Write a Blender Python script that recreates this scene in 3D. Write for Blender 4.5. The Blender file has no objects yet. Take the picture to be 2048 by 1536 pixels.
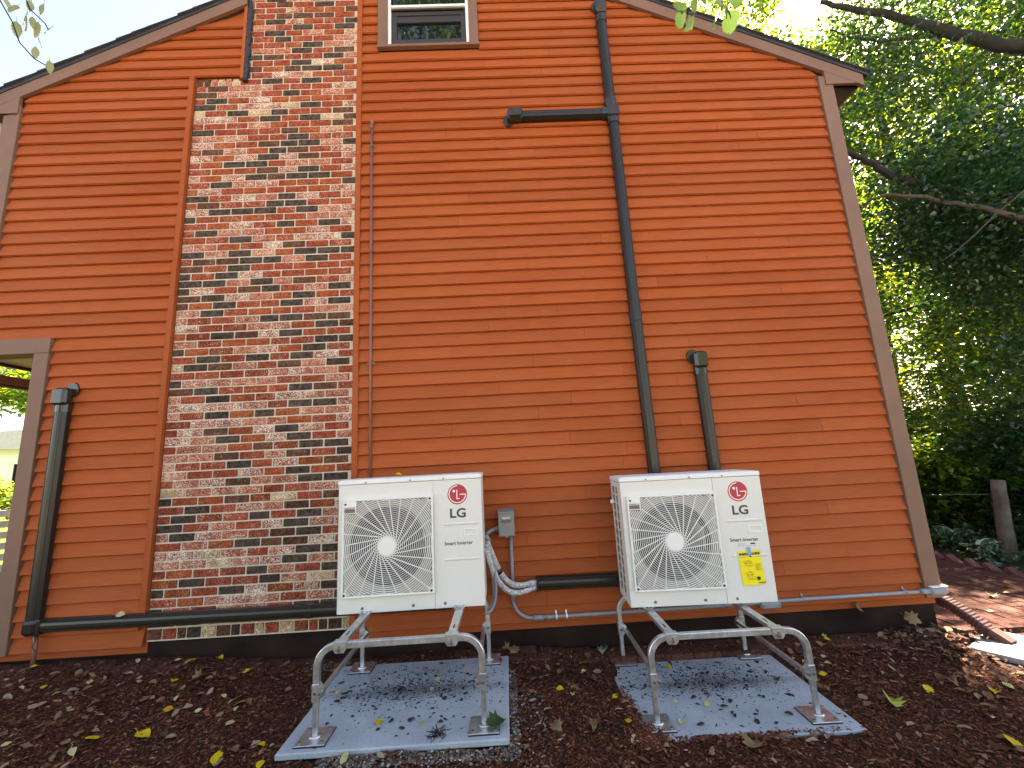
import bpy, bmesh, math, random
import numpy as np
from mathutils import Vector, Matrix
PI = math.pi
S = bpy.context.scene
COL = S.collection
rnd = random.Random(7)
rs = np.random.RandomState(11)

# ------------------------------------------------------------------ camera
D = 3.486            # distance to the gable wall plane
CAMH = 1.3804
cam = bpy.data.cameras.new('camera'); cam.sensor_fit = 'HORIZONTAL'; cam.sensor_width = 36
cam.lens = 14.834; cam.clip_start = .05; cam.clip_end = 600
co = bpy.data.objects.new('camera', cam); COL.objects.link(co)
RX = Vector((.99851, -.01455, -.05263)); RU = Vector((.04926, -.17577, .9832)); RF = Vector((.02356, .98432, .17479))
m = Matrix.Identity(4)
for i in range(3):
    m[i][0] = RX[i]; m[i][1] = RU[i]; m[i][2] = -RF[i]
m[2][3] = CAMH
co.matrix_world = m
S.camera = co

# ------------------------------------------------------------------ world, sun, exposure
SUN = Vector((.4990, .5455, .6733)).normalized()
EL = math.asin(SUN.z); AZ = math.atan2(SUN.x, SUN.y)
w = bpy.data.worlds.new('World'); S.world = w; w.use_nodes = True
nt = w.node_tree
bg = [n for n in nt.nodes if n.type == 'BACKGROUND'][0]
sk = nt.nodes.new('ShaderNodeTexSky'); sk.sky_type = 'NISHITA'; sk.sun_disc = False
sk.sun_elevation = EL; sk.sun_rotation = AZ; sk.dust_density = 1.2
nt.links.new(sk.outputs[0], bg.inputs[0]); bg.inputs[1].default_value = .054
sl = bpy.data.lights.new('sun', 'SUN'); sl.energy = 5.0; sl.angle = math.radians(.6); sl.color = (1, .94, .84)
so = bpy.data.objects.new('sun', sl); COL.objects.link(so)
so.rotation_euler = SUN.to_track_quat('Z', 'Y').to_euler(); so.location = (8, 9, 14)
vs = S.view_settings
vs.view_transform = 'Standard'; vs.look = 'None'; vs.gamma = 1; vs.use_curve_mapping = False
vs.exposure = 3.62
try:
    vs.use_white_balance = True; vs.white_balance_temperature = 8100; vs.white_balance_tint = 17
except Exception:
    pass
S.render.engine = 'CYCLES'
S.cycles.use_denoising = True
S.cycles.max_bounces = 8; S.cycles.transparent_max_bounces = 8
S.cycles.sample_clamp_indirect = 8

# ------------------------------------------------------------------ helpers
def tag(o, label=None, cat=None, group=None, kind=None):
    if label: o['label'] = label
    if cat: o['category'] = cat
    if group: o['group'] = group
    if kind: o['kind'] = kind
    return o

def empty(name, loc=(0, 0, 0), rz=0, label=None, cat=None, group=None, parent=None, size=.1):
    o = bpy.data.objects.new(name, None); COL.objects.link(o)
    o.location = loc; o.rotation_euler = (0, 0, rz); o.empty_display_size = size
    if parent: o.parent = parent
    return tag(o, label, cat, group)

def link(name, me, parent=None, loc=(0, 0, 0), rot=(0, 0, 0), scale=(1, 1, 1)):
    o = bpy.data.objects.new(name, me); COL.objects.link(o)
    o.location = loc; o.rotation_euler = rot; o.scale = scale
    if parent: o.parent = parent
    return o

class MB:
    def __init__(s): s.v = []; s.f = []; s.mi = []; s.sm = []
    def add(s, vs_, fs, mi=0, smooth=False):
        b = len(s.v); s.v += [tuple(p) for p in vs_]
        for f in fs: s.f.append(tuple(i + b for i in f)); s.mi.append(mi); s.sm.append(smooth)
        return s
    def box(s, x0, x1, y0, y1, z0, z1, mi=0, bev=0.0):
        if bev <= 0:
            return s.add([(x0,y0,z0),(x1,y0,z0),(x1,y1,z0),(x0,y1,z0),(x0,y0,z1),(x1,y0,z1),(x1,y1,z1),(x0,y1,z1)],
                  [(0,3,2,1),(4,5,6,7),(0,1,5,4),(1,2,6,5),(2,3,7,6),(3,0,4,7)], mi)
        c = [(x0+x1)/2, (y0+y1)/2, (z0+z1)/2]; h = [(x1-x0)/2, (y1-y0)/2, (z1-z0)/2]
        b = min(bev, .45*min(h)*2)
        vs_ = []; idx = {}
        for sx in (-1,1):
            for sy in (-1,1):
                for sz in (-1,1):
                    for a in range(3):
                        p = [c[0]+sx*(h[0]-b), c[1]+sy*(h[1]-b), c[2]+sz*(h[2]-b)]
                        sg = (sx,sy,sz)[a]; p[a] = c[a]+sg*h[a]
                        idx[(sx,sy,sz,a)] = len(vs_); vs_.append(p)
        fs = []
        for a in range(3):
            o1, o2 = [(1,2),(2,0),(0,1)][a]
            for sg in (-1,1):
                q = []
                for (u,v) in ((-1,-1),(1,-1),(1,1),(-1,1)):
                    k = [0,0,0]; k[a]=sg; k[o1]=u; k[o2]=v; q.append(idx[(k[0],k[1],k[2],a)])
                fs.append(tuple(q if sg>0 else q[::-1]))
        for a in range(3):                     # edges along axis a
            o1, o2 = [(1,2),(2,0),(0,1)][a]
            for u in (-1,1):
                for v in (-1,1):
                    def K(sa, ax):
                        k=[0,0,0]; k[a]=sa; k[o1]=u; k[o2]=v; return idx[(k[0],k[1],k[2],ax)]
                    q = (K(-1,o1), K(1,o1), K(1,o2), K(-1,o2))
                    fs.append(q if u*v<0 else q[::-1])
        for sx in (-1,1):
            for sy in (-1,1):
                for sz in (-1,1):
                    q = (idx[(sx,sy,sz,0)], idx[(sx,sy,sz,1)], idx[(sx,sy,sz,2)])
                    fs.append(q if sx*sy*sz>0 else q[::-1])
        return s.add(vs_, fs, mi)
    def poly_y(s, pts, y0, y1, mi=0):          # polygon in x,z (counter-clockwise from the front) extruded along y
        n = len(pts)
        vs_ = [(x,y0,z) for x,z in pts] + [(x,y1,z) for x,z in pts]
        fs = [tuple(range(n)), tuple(range(2*n-1, n-1, -1))]
        fs += [((i+1)%n, i, n+i, n+(i+1)%n) for i in range(n)]
        return s.add(vs_, fs, mi)
    def poly_x(s, pts, x0, x1, mi=0):          # polygon in y,z extruded along x
        n = len(pts)
        vs_ = [(x0,y,z) for y,z in pts] + [(x1,y,z) for y,z in pts]
        fs = [tuple(range(n-1,-1,-1)), tuple(range(n, 2*n))]
        fs += [(i, (i+1)%n, n+(i+1)%n, n+i) for i in range(n)]
        return s.add(vs_, fs, mi)
    def cyl(s, p0, p1, r0, r1=None, n=12, mi=0, smooth=True, caps=True):
        r1 = r0 if r1 is None else r1
        return s.sweep([p0, p1], [(r0*math.cos(2*PI*i/n), r0*math.sin(2*PI*i/n)) for i in range(n)], mi=mi, smooth=smooth, caps=caps, scales=[1, r1/max(r0,1e-6)])
    def sweep(s, path, prof, mi=0, smooth=True, caps=True, scales=None, ref=None):
        P = [Vector(p) for p in path]; n = len(prof); k = len(P)
        b = None; rings = []
        for i in range(k):
            t = (P[min(i+1,k-1)] - P[max(i-1,0)]).normalized()
            if ref is not None:
                b = Vector(ref); u = b.cross(t).normalized(); b2 = t.cross(u).normalized()
                # b2 is the ref direction made square to the path
            else:
                if b is None: b = Vector((0,0,1)) if abs(t.z) < .9 else Vector((1,0,0))
                u = b.cross(t).normalized(); b2 = t.cross(u).normalized(); b = b2
            sc = scales[i] if scales else 1
            rings.append([P[i] + u*(x*sc) + b2*(y*sc) for x,y in prof])
        vs_ = [v for r in rings for v in r]
        fs = []
        for i in range(k-1):
            for j in range(n):
                a, c_ = i*n+j, i*n+(j+1)%n
                fs.append((a, c_, c_+n, a+n))
        base = len(s.v); s.add(vs_, fs, mi, smooth)
        if caps:
            s.f.append(tuple(base+j for j in range(n-1,-1,-1))); s.mi.append(mi); s.sm.append(False)
            s.f.append(tuple(base+(k-1)*n+j for j in range(n))); s.mi.append(mi); s.sm.append(False)
        return s
    def tube(s, path, r, n=10, mi=0, scales=None):
        return s.sweep(path, [(r*math.cos(2*PI*i/n), r*math.sin(2*PI*i/n)) for i in range(n)], mi=mi, scales=scales)
    def mesh(s, name, mats):
        me = bpy.data.meshes.new(name); me.from_pydata(s.v, [], s.f)
        for m_ in (mats if isinstance(mats, (list, tuple)) else [mats]): me.materials.append(m_)
        me.polygons.foreach_set('material_index', s.mi); me.polygons.foreach_set('use_smooth', s.sm)
        me.update(); return me
    def build(s, name, mats, parent=None, **k):
        return link(name, s.mesh(name, mats), parent, **k)

def npmesh(name, V, F, mats, tone=None, mi=None, smooth=False):
    """V (n,3), F (m,k) arrays -> mesh; tone = one float per face"""
    me = bpy.data.meshes.new(name); V = np.asarray(V, np.float32); F = np.asarray(F, np.int32); k = F.shape[1]
    me.vertices.add(len(V)); me.vertices.foreach_set('co', V.ravel())
    me.loops.add(F.size); me.loops.foreach_set('vertex_index', F.ravel())
    me.polygons.add(len(F)); me.polygons.foreach_set('loop_start', np.arange(0, F.size, k, dtype=np.int32))
    me.polygons.foreach_set('loop_total', np.full(len(F), k, np.int32))
    for m_ in (mats if isinstance(mats, (list, tuple)) else [mats]): me.materials.append(m_)
    if mi is not None: me.polygons.foreach_set('material_index', np.asarray(mi, np.int32))
    if smooth: me.polygons.foreach_set('use_smooth', np.ones(len(F), bool))
    if tone is not None:
        a = me.attributes.new('tone', 'FLOAT', 'FACE'); a.data.foreach_set('value', np.asarray(tone, np.float32))
    me.update(calc_edges=True); me.validate(); return me

# ------------------------------------------------------------------ materials
class Mat:
    def __init__(s, name, rough=.6, metal=0.0, spec=.5):
        s.m = bpy.data.materials.new(name); s.m.use_nodes = True; s.t = s.m.node_tree
        s.b = [n for n in s.t.nodes if n.type == 'BSDF_PRINCIPLED'][0]
        s.out = [n for n in s.t.nodes if n.type == 'OUTPUT_MATERIAL'][0]
        s.b.inputs['Roughness'].default_value = rough; s.b.inputs['Metallic'].default_value = metal
        s.b.inputs['Specular IOR Level'].default_value = spec
    def n(s, typ, **k):
        n = s.t.nodes.new(typ)
        for a, b in k.items(): setattr(n, a, b)
        return n
    def l(s, a, b): s.t.links.new(a, b)
    def coord(s, kind='pos', scale=(1,1,1)):
        if kind == 'pos': o = s.n('ShaderNodeNewGeometry').outputs['Position']
        else: o = s.n('ShaderNodeTexCoord').outputs['Object']
        mp = s.n('ShaderNodeMapping'); mp.inputs['Scale'].default_value = scale; s.l(o, mp.inputs[0]); return mp.outputs[0]
    def noise(s, vec, scale=5, detail=4, rough=.55, dist=0.0):
        n = s.n('ShaderNodeTexNoise'); n.inputs['Scale'].default_value = scale; n.inputs['Detail'].default_value = detail
        n.inputs['Roughness'].default_value = rough; n.inputs['Distortion'].default_value = dist; s.l(vec, n.inputs['Vector']); return n.outputs['Fac']
    def ramp(s, fac, stops):
        r = s.n('ShaderNodeValToRGB'); e = r.color_ramp.elements
        while len(e) > 1: e.remove(e[-1])
        e[0].position = stops[0][0]; e[0].color = (*stops[0][1], 1)
        for p, c in stops[1:]:
            q = e.new(p); q.color = (*c, 1)
        s.l(fac, r.inputs[0]); return r.outputs[0]
    def mix(s, fac, a, b, mode='MIX'):
        x = s.n('ShaderNodeMix', data_type='RGBA', blend_type=mode)
        for v, i in ((fac, 0), (a, 6), (b, 7)):
            if isinstance(v, (int, float)): x.inputs[i].default_value = v
            elif isinstance(v, tuple): x.inputs[i].default_value = (*v, 1)
            else: s.l(v, x.inputs[i])
        return x.outputs[2]
    def math(s, op, a, b=0.0, c=None):
        x = s.n('ShaderNodeMath', operation=op)
        for i, v in enumerate((a, b, c)):
            if v is None: continue
            if isinstance(v, (int, float)): x.inputs[i].default_value = v
            else: s.l(v, x.inputs[i])
        return x.outputs[0]
    def col(s, c):
        if isinstance(c, tuple): s.b.inputs['Base Color'].default_value = (*c, 1)
        else: s.l(c, s.b.inputs['Base Color'])
    def bump(s, h, strength=.3, dist=.01):
        b = s.n('ShaderNodeBump'); b.inputs['Strength'].default_value = strength; b.inputs['Distance'].default_value = dist
        s.l(h, b.inputs['Height']); s.l(b.outputs[0], s.b.inputs['Normal'])

def simple(name, c, rough=.6, metal=0., var=.12, scale=8, bump=0., bscale=60, spec=.5):
    M = Mat(name, rough, metal, spec); v = M.coord('obj')
    f = M.noise(v, scale, 5)
    M.col(M.ramp(f, [(.3, tuple(x*(1-var) for x in c)), (.7, tuple(min(1, x*(1+var)) for x in c))]))
    if bump: M.bump(M.noise(v, bscale, 4), bump, .004)
    return M.m

def siding_mat():
    M = Mat('stained_cedar', .7, spec=.12)
    v = M.coord('pos', (1, 6, 14)); g = M.noise(v, 5.5, 8, .65, .6)
    fine = M.noise(M.coord('pos', (3, 20, 70)), 9, 6, .7)
    oi = M.n('ShaderNodeObjectInfo')
    big = M.noise(M.coord('pos'), .9, 3)
    c = M.ramp(g, [(.25, (.29, .061, .019)), (.5, (.385, .086, .025)), (.78, (.45, .106, .032))])
    c2 = M.mix(M.math('MULTIPLY', fine, .55), c, (.28, .054, .015))
    tone = M.math('MULTIPLY_ADD', oi.outputs['Random'], .20, .92)
    tc = M.n('ShaderNodeCombineColor'); M.l(tone, tc.inputs[0]); M.l(tone, tc.inputs[1]); M.l(tone, tc.inputs[2])
    c3 = M.mix(1.0, c2, tc.outputs[0], 'MULTIPLY')
    c4 = M.mix(M.ramp(big, [(.35, (0, 0, 0)), (.7, (.35, .35, .35))]), c3, (.41, .115, .040))
    spots = M.ramp(M.noise(M.coord('pos', (1, 1, 1.4)), 46, 2), [(.78, (0, 0, 0)), (.82, (.75, .75, .75))])
    c5 = M.mix(spots, c4, (.085, .028, .014))
    M.col(c5); M.bump(M.math('ADD', M.math('MULTIPLY', fine, .6), M.math('MULTIPLY', g, .5)), .55, .006)
    return M.m

def brick_mat(name, base, dark, fleck, amount, tanmix=0.0):
    M = Mat(name, .9, spec=.1)
    v = M.coord('pos'); n1 = M.noise(v, 34, 6, .7); n2 = M.noise(M.coord('pos', (1, 1, 1.4)), 100, 3, .62, 1.2)
    n3 = M.noise(v, 9, 3)
    oi = M.n('ShaderNodeObjectInfo')
    c = M.ramp(n1, [(.38, dark), (.55, base), (.68, tuple(min(1, x*1.25) for x in base))])
    tone = M.math('MULTIPLY_ADD', oi.outputs['Random'], .5, .72)
    tc = M.n('ShaderNodeCombineColor')
    for i in range(3): M.l(tone, tc.inputs[i])
    c = M.mix(1.0, c, tc.outputs[0], 'MULTIPLY')
    k = M.math('ADD', n2, M.math('MULTIPLY', M.math('SUBTRACT', n3, .5), .28))
    t = .72 - amount*.3
    fl = M.ramp(k, [(t-.01, (0, 0, 0)), (t+.02, (.95, .95, .95))])
    M.col(M.mix(fl, c, fleck))
    M.bump(M.math('ADD', n1, n2), .9, .006)
    return M.m

M_sid = siding_mat()
M_trim = simple('taupe_trim_paint', (.185, .092, .055), .65, var=.1, scale=3, bump=.15, bscale=90)
M_found = simple('brown_foundation', (.022, .0125, .010), .95, var=.35, scale=4, bump=.8, bscale=28, spec=.1)
M_mortar = simple('mortar', (.56, .49, .385), .95, var=.16, scale=30, bump=.7, bscale=140)
BR = [brick_mat('red_brick', (.30, .056, .027), (.16, .030, .015), (.72, .46, .33), .34),
      brick_mat('orange_red_brick', (.32, .072, .028), (.20, .036, .016), (.66, .36, .18), .34),
      brick_mat('charcoal_brick', (.085, .057, .045), (.030, .019, .015), (.34, .26, .2), .16),
      brick_mat('whitewashed_brick', (.34, .075, .04), (.17, .035, .02), (.84, .73, .60), .64),
      brick_mat('pale_pink_brick', (.38, .10, .06), (.20, .045, .03), (.78, .58, .42), .56),
      brick_mat('brown_brick', (.13, .050, .030), (.06, .028, .02), (.40, .28, .18), .3),
      brick_mat('tan_brick', (.42, .25, .13), (.24, .13, .07), (.80, .68, .48), .6)]
M_tar = simple('black_roof_cement', (.016, .018, .022), .45, bump=1.0, bscale=50)
M_shingle = simple('asphalt_shingle', (.055, .05, .052), .9, var=.4, scale=60, bump=.6, bscale=200)
M_drip = simple('dark_drip_edge', (.03, .028, .03), .4)
M_soffit = simple('brown_soffit', (.075, .05, .04), .7)
M_bronze = simple('dark_bronze_vinyl', (.020, .0165, .012), .30, var=.14, scale=20, bump=.06, bscale=200, spec=.38)
M_bronze_cap = simple('glossy_bronze_fitting', (.026, .023, .015), .14, var=.2, scale=14, spec=.55)
M_unit = simple('cream_powder_coat', (.67, .64, .575), .5, var=.03, scale=70, bump=.08, bscale=600)
M_grille = simple('grille_plastic', (.74, .715, .66), .4, var=.02)
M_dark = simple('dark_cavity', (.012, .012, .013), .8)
M_blade = simple('fan_blade_plastic', (.018, .018, .02), .5)
M_coil = simple('brass_fin_coil', (.34, .24, .08), .45, .2, var=.3, scale=40, bump=.8, bscale=300)
M_grey = simple('print_grey', (.045, .045, .045), .6, var=.02)
M_rib = simple('rib_shadow_and_nameplate', (.48, .46, .42), .45, var=.02)  # shaded copy of the panel colour, also the tone of the nameplate
M_red = simple('logo_red', (.42, .006, .028), .35, var=.03)
M_pinkw = simple('logo_white', (.85, .72, .72), .4, var=.02)
M_screw = simple('screw_steel', (.22, .21, .2), .35, .8)
M_blackp = simple('black_plastic', (.01, .01, .01), .35)
M_lid = simple('lid_speckled', (.74, .73, .70), .4, var=.03)
M_pvc = simple('grey_pvc', (.225, .235, .25), .42, var=.06)
M_box = simple('grey_enamel', (.20, .205, .2), .4, var=.05)
M_copper = simple('brown_conduit', (.20, .085, .062), .45, var=.15, scale=6)
M_yel = simple('yellow_card', (.86, .68, .008), .5, var=.02)
M_ink = simple('black_ink', (.012, .012, .01), .6, var=.02)
M_faint = simple('faint_ink', (.35, .26, .02), .6, var=.02)
M_tape = simple('blue_tape', (.16, .38, .52), .5, var=.05)
M_white = simple('white_aluminium', (.78, .77, .74), .4, var=.03)
M_sash = simple('dark_sash', (.035, .026, .024), .5, var=.1)
M_concrete = simple('grey_concrete', (.24, .245, .235), .85, var=.2, scale=12, bump=.4, bscale=80)
M_wood_post = simple('weathered_post', (.105, .088, .06), .9, var=.4, scale=9, bump=1, bscale=30)
M_bark = simple('maple_bark', (.022, .018, .014), .9, var=.4, scale=9, bump=1, bscale=22)
M_bark_pale = simple('pale_dead_bark', (.085, .068, .05), .9, var=.3, scale=9, bump=.8, bscale=26)
M_flex = simple('brown_flex_drain', (.085, .030, .022), .42, var=.12)
M_paver = brick_mat('red_paver', (.095, .034, .024), (.045, .018, .014), (.17, .09, .06), .35)
M_edge = brick_mat('edging_brick', (.21, .085, .07), (.13, .05, .045), (.34, .2, .18), .35)
M_paleyel = simple('pale_porch_ceiling', (.72, .60, .42), .6, var=.15, scale=6)

def alu_mat():
    M = Mat('cast_aluminium', .34, .85)
    v = M.coord('obj'); f = M.noise(v, 22, 6, .6)
    M.col(M.ramp(f, [(.3, (.42, .42, .41)), (.7, (.68, .68, .67))])); M.bump(M.noise(v, 160, 3), .12, .003)
    r = M.math('MULTIPLY_ADD', f, .25, .22); M.l(r, M.b.inputs['Roughness']); return M.m
M_alu = alu_mat()

def foil_mat():
    M = Mat('foil_wrap', .3, .45)
    v = M.coord('obj'); f = M.noise(v, 60, 4, .6, .8)
    M.col(M.ramp(f, [(.38, (.42, .43, .43)), (.55, (.92, .92, .9))])); M.bump(f, 1.0, .02); return M.m
M_foil = foil_mat()

def pad_mat():
    M = Mat('blue_grey_pad', .7, spec=.35)
    v = M.coord('obj'); a = M.noise(v, 3.2, 5); b = M.noise(v, 45, 4, .7)
    c = M.ramp(a, [(.3, (.25, .285, .305)), (.7, (.37, .405, .42))])
    c = M.mix(M.ramp(b, [(.45, (0, 0, 0)), (.8, (.35, .35, .35))]), c, (.16, .19, .22))
    # dirt washed into a band across the middle
    tc = M.n('ShaderNodeTexCoord'); sp = M.n('ShaderNodeSeparateXYZ'); M.l(tc.outputs['Object'], sp.inputs[0])
    d = M.math('ABSOLUTE', M.math('SUBTRACT', sp.outputs['Y'], .52)); band = M.math('SUBTRACT', .62, M.math('MULTIPLY', d, 1.9))
    dx = M.math('ABSOLUTE', M.math('SUBTRACT', sp.outputs['X'], .6)); band = M.math('SUBTRACT', band, M.math('MULTIPLY', dx, .35))
    st = M.math('MULTIPLY', band, M.math('ADD', M.noise(v, 70, 5, .75), .35))
    c = M.mix(M.ramp(st, [(.30, (0, 0, 0)), (.5, (.8, .8, .8))]), c, (.075, .07, .07))
    M.col(c); M.bump(b, .3, .004); return M.m
M_pad = pad_mat()

def soil_mat():
    M = Mat('mulch_soil', .9, spec=.2)
    v = M.coord('pos'); a = M.noise(v, 60, 6, .75); b = M.noise(v, 4, 3)
    c = M.ramp(a, [(.3, (.012, .006, .004)), (.5, (.045, .019, .012)), (.75, (.10, .045, .03))])
    M.col(M.mix(M.ramp(b, [(.4, (0, 0, 0)), (.7, (.5, .5, .5))]), c, (.04, .022, .014))); M.bump(a, 1, .02); return M.m
M_soil = soil_mat()
M_border = simple('border_soil', (.03, .016, .011), .95, spec=.05, scale=30, var=.4, bump=.5)

def tone_mat(name, stops, rough=.8, trans=0.0, tcol=None, spec=.3, cluster=True, bump=False):
    """colour picked per face by the 'tone' attribute; trans = share of light let through (thin leaves)"""
    M = Mat(name, rough, spec=spec)
    at = M.n('ShaderNodeAttribute', attribute_name='tone')
    f = at.outputs['Fac']
    if cluster: f = M.math('MULTIPLY_ADD', M.noise(M.coord('pos'), 1.3, 3), .7, M.math('MULTIPLY_ADD', f, .7, -.2))  # cluster noise paints lit and dim clumps into the leaf colour
    c = M.ramp(f, stops); M.col(c)
    if trans:
        tr = M.n('ShaderNodeBsdfTranslucent')
        tcc = M.ramp(f, tcol); M.l(tcc, tr.inputs[0])
        mx = M.n('ShaderNodeMixShader'); mx.inputs[0].default_value = trans
        M.l(M.b.outputs[0], mx.inputs[1]); M.l(tr.outputs[0], mx.inputs[2]); M.l(mx.outputs[0], M.out.inputs[0])
    return M.m
M_chip = tone_mat('mulch_chip', [(0, (.02, .008, .005)), (.35, (.080, .026, .013)), (.65, (.175, .060, .030)), (.9, (.31, .14, .075)), (1, (.46, .30, .19))], .9, cluster=False, spec=.08)
M_litter = tone_mat('dry_leaf', [(0, (.04, .018, .009)), (.3, (.10, .048, .024)), (.6, (.18, .10, .055)), (.85, (.27, .19, .12)), (1, (.38, .29, .17))], .8, cluster=False, spec=.15)
M_pebble = tone_mat('pebble', [(0, (.03, .024, .018)), (.5, (.11, .092, .07)), (.85, (.25, .22, .18)), (1, (.55, .52, .46))], .7, cluster=False)
M_debris = tone_mat('pad_debris', [(0, (.012, .008, .008)), (.7, (.03, .014, .012)), (1, (.07, .03, .02))], .8, cluster=False)
M_leaf = tone_mat('maple_leaf_sunlit_tint', [(0, (.014, .038, .014)), (.5, (.028, .07, .02)), (1, (.06, .12, .025))], .36, .5,
                  [(0, (.03, .10, .012)), (.42, (.08, .20, .014)), (.62, (.36, .48, .014)), (.9, (.90, .80, .03))], spec=.5)  # yellow end of the ramp paints sunlight into the leaves
M_leaf_dark = tone_mat('leaf_shaded_tint', [(0, (.010, .040, .022)), (.5, (.020, .070, .036)), (1, (.035, .10, .045))], .28, .3,
                  [(0, (.02, .07, .012)), (.6, (.06, .16, .018)), (1, (.30, .40, .02))], spec=.8)  # bluish copy of the leaf with the shaded look put into its colour
M_sunleaf = tone_mat('birch_leaf', [(0, (.05, .10, .02)), (1, (.12, .17, .03))], .4, .4, [(0, (.2, .34, .03)), (1, (.45, .5, .05))], cluster=False)

def leafmat(name, c, t=None, tr=.3):
    M = Mat(name, .5, spec=.35); v = M.coord('obj'); f = M.noise(v, 40, 4)
    c1 = M.ramp(f, [(.3, tuple(x*.75 for x in c)), (.7, c)])
    sp = M.ramp(M.noise(v, 90, 2), [(.70, (0, 0, 0)), (.76, (.7, .7, .7))])
    cc = M.mix(sp, c1, (.12, .06, .015)); M.col(cc)
    trn = M.n('ShaderNodeBsdfTranslucent'); M.l(cc, trn.inputs[0])
    mx = M.n('ShaderNodeMixShader'); mx.inputs[0].default_value = tr
    M.l(M.b.outputs[0], mx.inputs[1]); M.l(trn.outputs[0], mx.inputs[2]); M.l(mx.outputs[0], M.out.inputs[0]); return M.m
LM = dict(y=leafmat('bright_yellow_leaf', (.80, .56, .015)), p=leafmat('pale_cream_leaf', (.66, .57, .25)), o=leafmat('orange_yellow_leaf', (.66, .33, .012)),
          t=leafmat('tan_brown_leaf', (.29, .18, .085)), g=leafmat('pale_green_leaf', (.34, .42, .22)), G=leafmat('yellow_green_leaf', (.48, .50, .08)),
          d=leafmat('dark_green_leaf', (.035, .085, .02)))

def glass_mat():
    M = Mat('window_glass', .02, spec=.9); M.col((.006, .008, .011)); M.b.inputs['Coat Weight'].default_value = .6
    M.b.inputs['Coat Roughness'].default_value = .01; M.bump(M.noise(M.coord('pos', (1, 1, 1)), 3.0, 2), .05, .02); return M.m
M_glass = glass_mat()

# ------------------------------------------------------------------ ground
def gz(x, y):
    z = np.interp(x, [-6, -2.7, -1.4, -.1, .5, 2, 3, 6], [.10, .06, -.03, -.04, -.10, -.12, -.13, -.15])
    rise = np.clip((np.asarray(y) - 3.05)/.4, 0, 1); rise = rise*rise*(3-2*rise)
    return z + .045*rise*np.clip((np.asarray(x)+1)/2, 0, 1) * np.clip((3.6-np.asarray(x))/.3, 0, 1)
def lump(x, y):
    return .006*np.sin(x*7.1+1.3*np.sin(y*5.3)) + .005*np.sin(y*11.7+x*3.1) + .004*np.sin(x*23+y*17)
PADS = [(-1.2194, 2.3994, 0.0, 0.0), (.6423, 2.4678, -.0201, -.098)]    # front-left x, y, turn, top z
PW, PD = 1.169, .9127
def in_pad(x, y, g=0.0):
    r = np.zeros(np.shape(x), bool)
    for px, py, a, _ in PADS:
        u = (x-px)*math.cos(a)+(y-py)*math.sin(a); v = -(x-px)*math.sin(a)+(y-py)*math.cos(a)
        r |= (u > -g) & (u < PW+g) & (v > -g) & (v < PD+g)
    return r
xs = np.concatenate([np.linspace(-7, -4.6, 8), np.linspace(-4.5, 3.6, 170), np.linspace(3.7, 6, 12)])
ys = np.concatenate([np.linspace(-6, 1.2, 15), np.linspace(1.3, 3.56, 60)])
X, Y = np.meshgrid(xs, ys); Z = gz(X, Y)+lump(X, Y); Z[in_pad(X, Y, -.03)] -= .03
n0, n1_ = X.shape
idx = np.arange(n0*n1_).reshape(n0, n1_)
F = np.stack([idx[:-1,:-1].ravel(), idx[:-1,1:].ravel(), idx[1:,1:].ravel(), idx[1:,:-1].ravel()], 1)
g_ = link('mulch_bed', npmesh('mulch_bed', np.stack([X.ravel(), Y.ravel(), Z.ravel()], 1), F, M_soil, smooth=True))
tag(g_, 'bed of dark red brown mulch along the wall', kind='structure')
M_yard = tone_mat('forest_floor', [(0, (.03, .022, .014)), (1, (.06, .045, .03))], .9)
gm = Mat('yard_ground', .9, spec=.2); v_ = gm.coord('pos'); a_ = gm.noise(v_, 1.2, 6, .7); b_ = gm.noise(v_, 22, 5, .75)
gm.col(gm.mix(gm.ramp(a_, [(.4, (0, 0, 0)), (.6, (1, 1, 1))]), gm.ramp(b_, [(.3, (.02, .014, .008)), (.7, (.085, .06, .038))]), gm.ramp(b_, [(.3, (.012, .026, .008)), (.7, (.045, .075, .02))])))
gm.bump(b_, .8, .05)
YX = np.concatenate([np.linspace(-160, -20, 12), np.linspace(-16, 30, 60), np.linspace(36, 160, 12)]); X, Y = np.meshgrid(YX, YX)
Z = -.24 + .05*np.sin(X*.5)*np.sin(Y*.43) + np.clip((np.hypot(X, Y)-14)/60, 0, 1)*1.4*np.sin(X*.07+1)*np.cos(Y*.05)
Z = np.where((X > 5.4) & (Y > 2), Z+.06+.010*(X-5.4).clip(0, 40), Z)
n0, n1_ = X.shape; idx = np.arange(n0*n1_).reshape(n0, n1_)
F = np.stack([idx[:-1,:-1].ravel(), idx[:-1,1:].ravel(), idx[1:,1:].ravel(), idx[1:,:-1].ravel()], 1)
tag(link('ground', npmesh('ground', np.stack([X.ravel(), Y.ravel(), Z.ravel()], 1), F, gm.m, smooth=True)), kind='structure')
gl = Mat('lawn_grass', .9, spec=.2); b_ = gl.noise(gl.coord('pos'), 14, 5, .75); gl.col(gl.ramp(b_, [(.3, (.04, .075, .012)), (.7, (.11, .15, .03))])); gl.bump(b_, .8, .05)
mb = MB(); mb.box(-60, -4.9, 4.4, 45, -.6, .02); tag(mb.build('lawn', gl.m), kind='structure')

# ------------------------------------------------------------------ house
house = empty('house', (0, D, 0), label='rust orange clapboard house gable with brick chimney face and taupe trim', cat='house')
XL, XR = -4.44, 3.32
HD = 9.0
lrake = lambda x: 6.994+.4835*x
rrake = lambda x: 6.4225-.467*x
APX = (6.4225-6.994)/(.4835+.467)
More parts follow.
